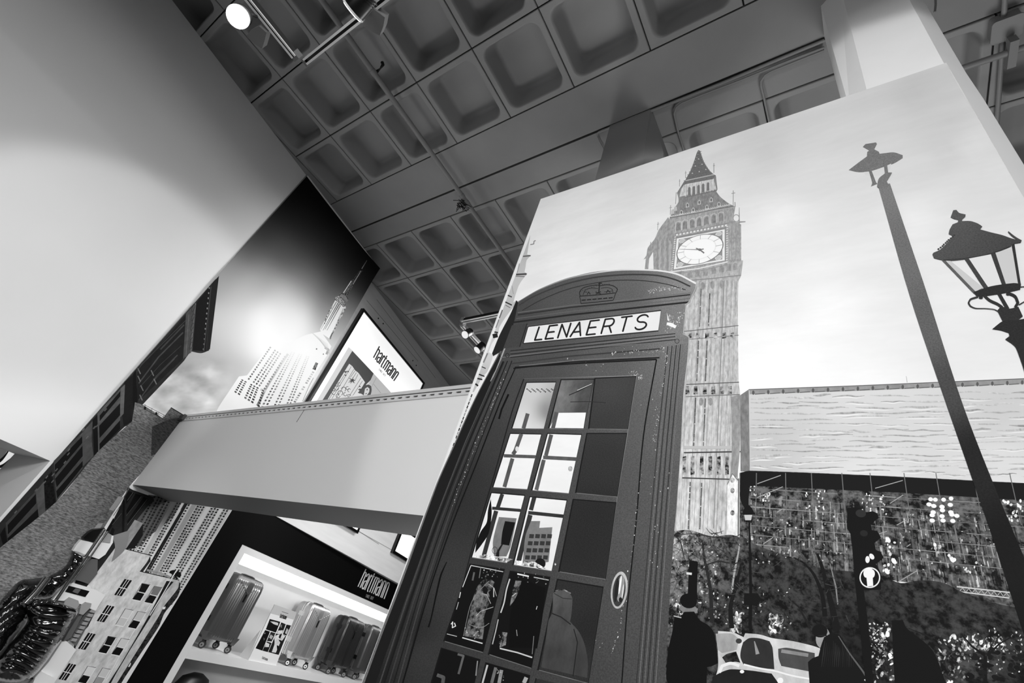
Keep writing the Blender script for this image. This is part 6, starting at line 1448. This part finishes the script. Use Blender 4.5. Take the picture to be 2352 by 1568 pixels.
relief('handle', BA([(720, 920), (740, 850), (790, 815), (838, 825), (830, 860), (760, 930)]), B + .03, .02, m_gr, dc)
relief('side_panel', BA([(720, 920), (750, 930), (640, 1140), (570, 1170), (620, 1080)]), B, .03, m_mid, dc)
for k in range(8):
    x, y = 838 - k * 25, 880 + k * 38; relief('louvre', BA([(x, y), (x + 46, y + 8), (x + 30, y + 34), (x - 18, y + 26)]), B + .01, .018, m_gr, dc)
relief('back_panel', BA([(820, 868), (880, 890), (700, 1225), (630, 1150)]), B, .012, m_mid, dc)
relief('drawer', BA([(555, 1180), (600, 1170), (690, 1250), (470, 1580), (300, 1515), (430, 1370)]), B, .03, m_wht, dc)
relief('drawer', BA([(370, 1450), (490, 1510), (440, 1620), (280, 1600), (315, 1510)]), B + .03, .02, m_wht, dc)
relief('plinth', BA([(0, 1500), (140, 1500), (300, 1530), (460, 1640), (0, 1700), (-120, 1600)]), B, .03, m_gr, dc)
M = MB(); pts = [on(WL, x, y, B + .002) for x, y in BA([(958, 745), (905, 840), (880, 900), (810, 1040), (745, 1110), (700, 1200), (690, 1250), (560, 1430), (455, 1590)])]; M.tube(pts, .006, 6); M.build('edge_trim', m_bk, dc)
ja = thing('padded_jacket', 'glossy black padded jacket on the left, hanging behind the larger one', 'jacket', 'glossy black padded jackets at the bottom left')
puffy('torso', BA([(-120, 950), (60, 740), (185, 605), (320, 600), (440, 578), (560, 600), (470, 790), (330, 785), (225, 825), (300, 880), (270, 960), (160, 1110), (-60, 1420), (-160, 1400)]), .05, .10, m_puff, ja, 9, .016, (.5, .85))
puffy('sleeve', BA([(440, 578), (520, 545), (600, 500), (655, 410), (660, 338), (720, 345), (815, 388), (740, 500), (660, 600), (560, 690), (470, 790), (400, 760)]), .05, .07, m_puff, ja, 6, .014, (-.5, .85))
jb_ = thing('padded_jacket', 'large glossy black padded jacket at the bottom left corner, in front', 'jacket', 'glossy black padded jackets at the bottom left')
puffy('torso', BA([(215, 850), (330, 795), (480, 800), (600, 845), (715, 905), (700, 950), (600, 1130), (500, 1270), (440, 1360), (300, 1530), (120, 1590), (-60, 1560), (-80, 1430), (40, 1260), (200, 1080), (270, 980)]), .12, .15, m_puff, jb_, 10, .022, (-.25, .97))
puffy('collar', BA([(290, 830), (340, 788), (430, 790), (560, 820), (700, 890), (712, 915), (640, 900), (500, 862), (380, 850), (300, 870)]), .22, .05, m_puff, jb_, 3, .012, (.2, .97))
relief('label_tag', BA([(525, 935), (570, 945), (568, 953), (524, 944)]), .262, .004, m_mid, jb_)
ra = thing('chrome_stand', 'chrome stand tube leaning across the jackets in front of the printed brickwork', 'stand')
MB().tube([on(WL, *p, .20) for p in BA([(440, 590), (340, 720), (240, 828)])], .022, 12).build('tube', m_chr, ra)
rb = thing('chrome_stand', 'pair of slim chrome tubes crossing the white cabinet to the right of the jackets', 'stand')
MB().tube([on(WL, *p, .10) for p in BA([(970, 140), (800, 390), (520, 800)])], .011, 10).build('tube', m_chr, rb)
MB().tube([on(WL, *p, .10) for p in BA([(1000, 160), (830, 410), (660, 640)])], .007, 10).build('tube', m_chr, rb)
# sign seen through the low opening in the left wall
P = Print((WALL1[0], WALL1[1] - 1.4985))
wo = st(bpy.data.objects.new('opening_sign', None)); COL.objects.link(wo); wo['kind'] = 'thing'; tag(wo, 'bright sign with a dark curve glimpsed through the low opening at the far left', 'sign')
Z0 = crop(0, 980, 9.8)
P.poly(Z0([(-400, 300), (0, 440), (385, 610), (0, 1030), (-400, 1400)]), 236, LIT); P.poly(Z0([(-200, 350), (0, 455), (180, 520), (0, 760), (-200, 900)]), 96, LIT)
P.line(Z0([(200, 520), (120, 640), (30, 740), (-60, 800)]), [3, 4, 6, 8], 14, LIT); P.line(Z0([(345, 640), (200, 760), (80, 860), (-60, 920)]), [2.5, 4.5, 6, 7], 14, LIT)
P.build('printed_curve', wo)
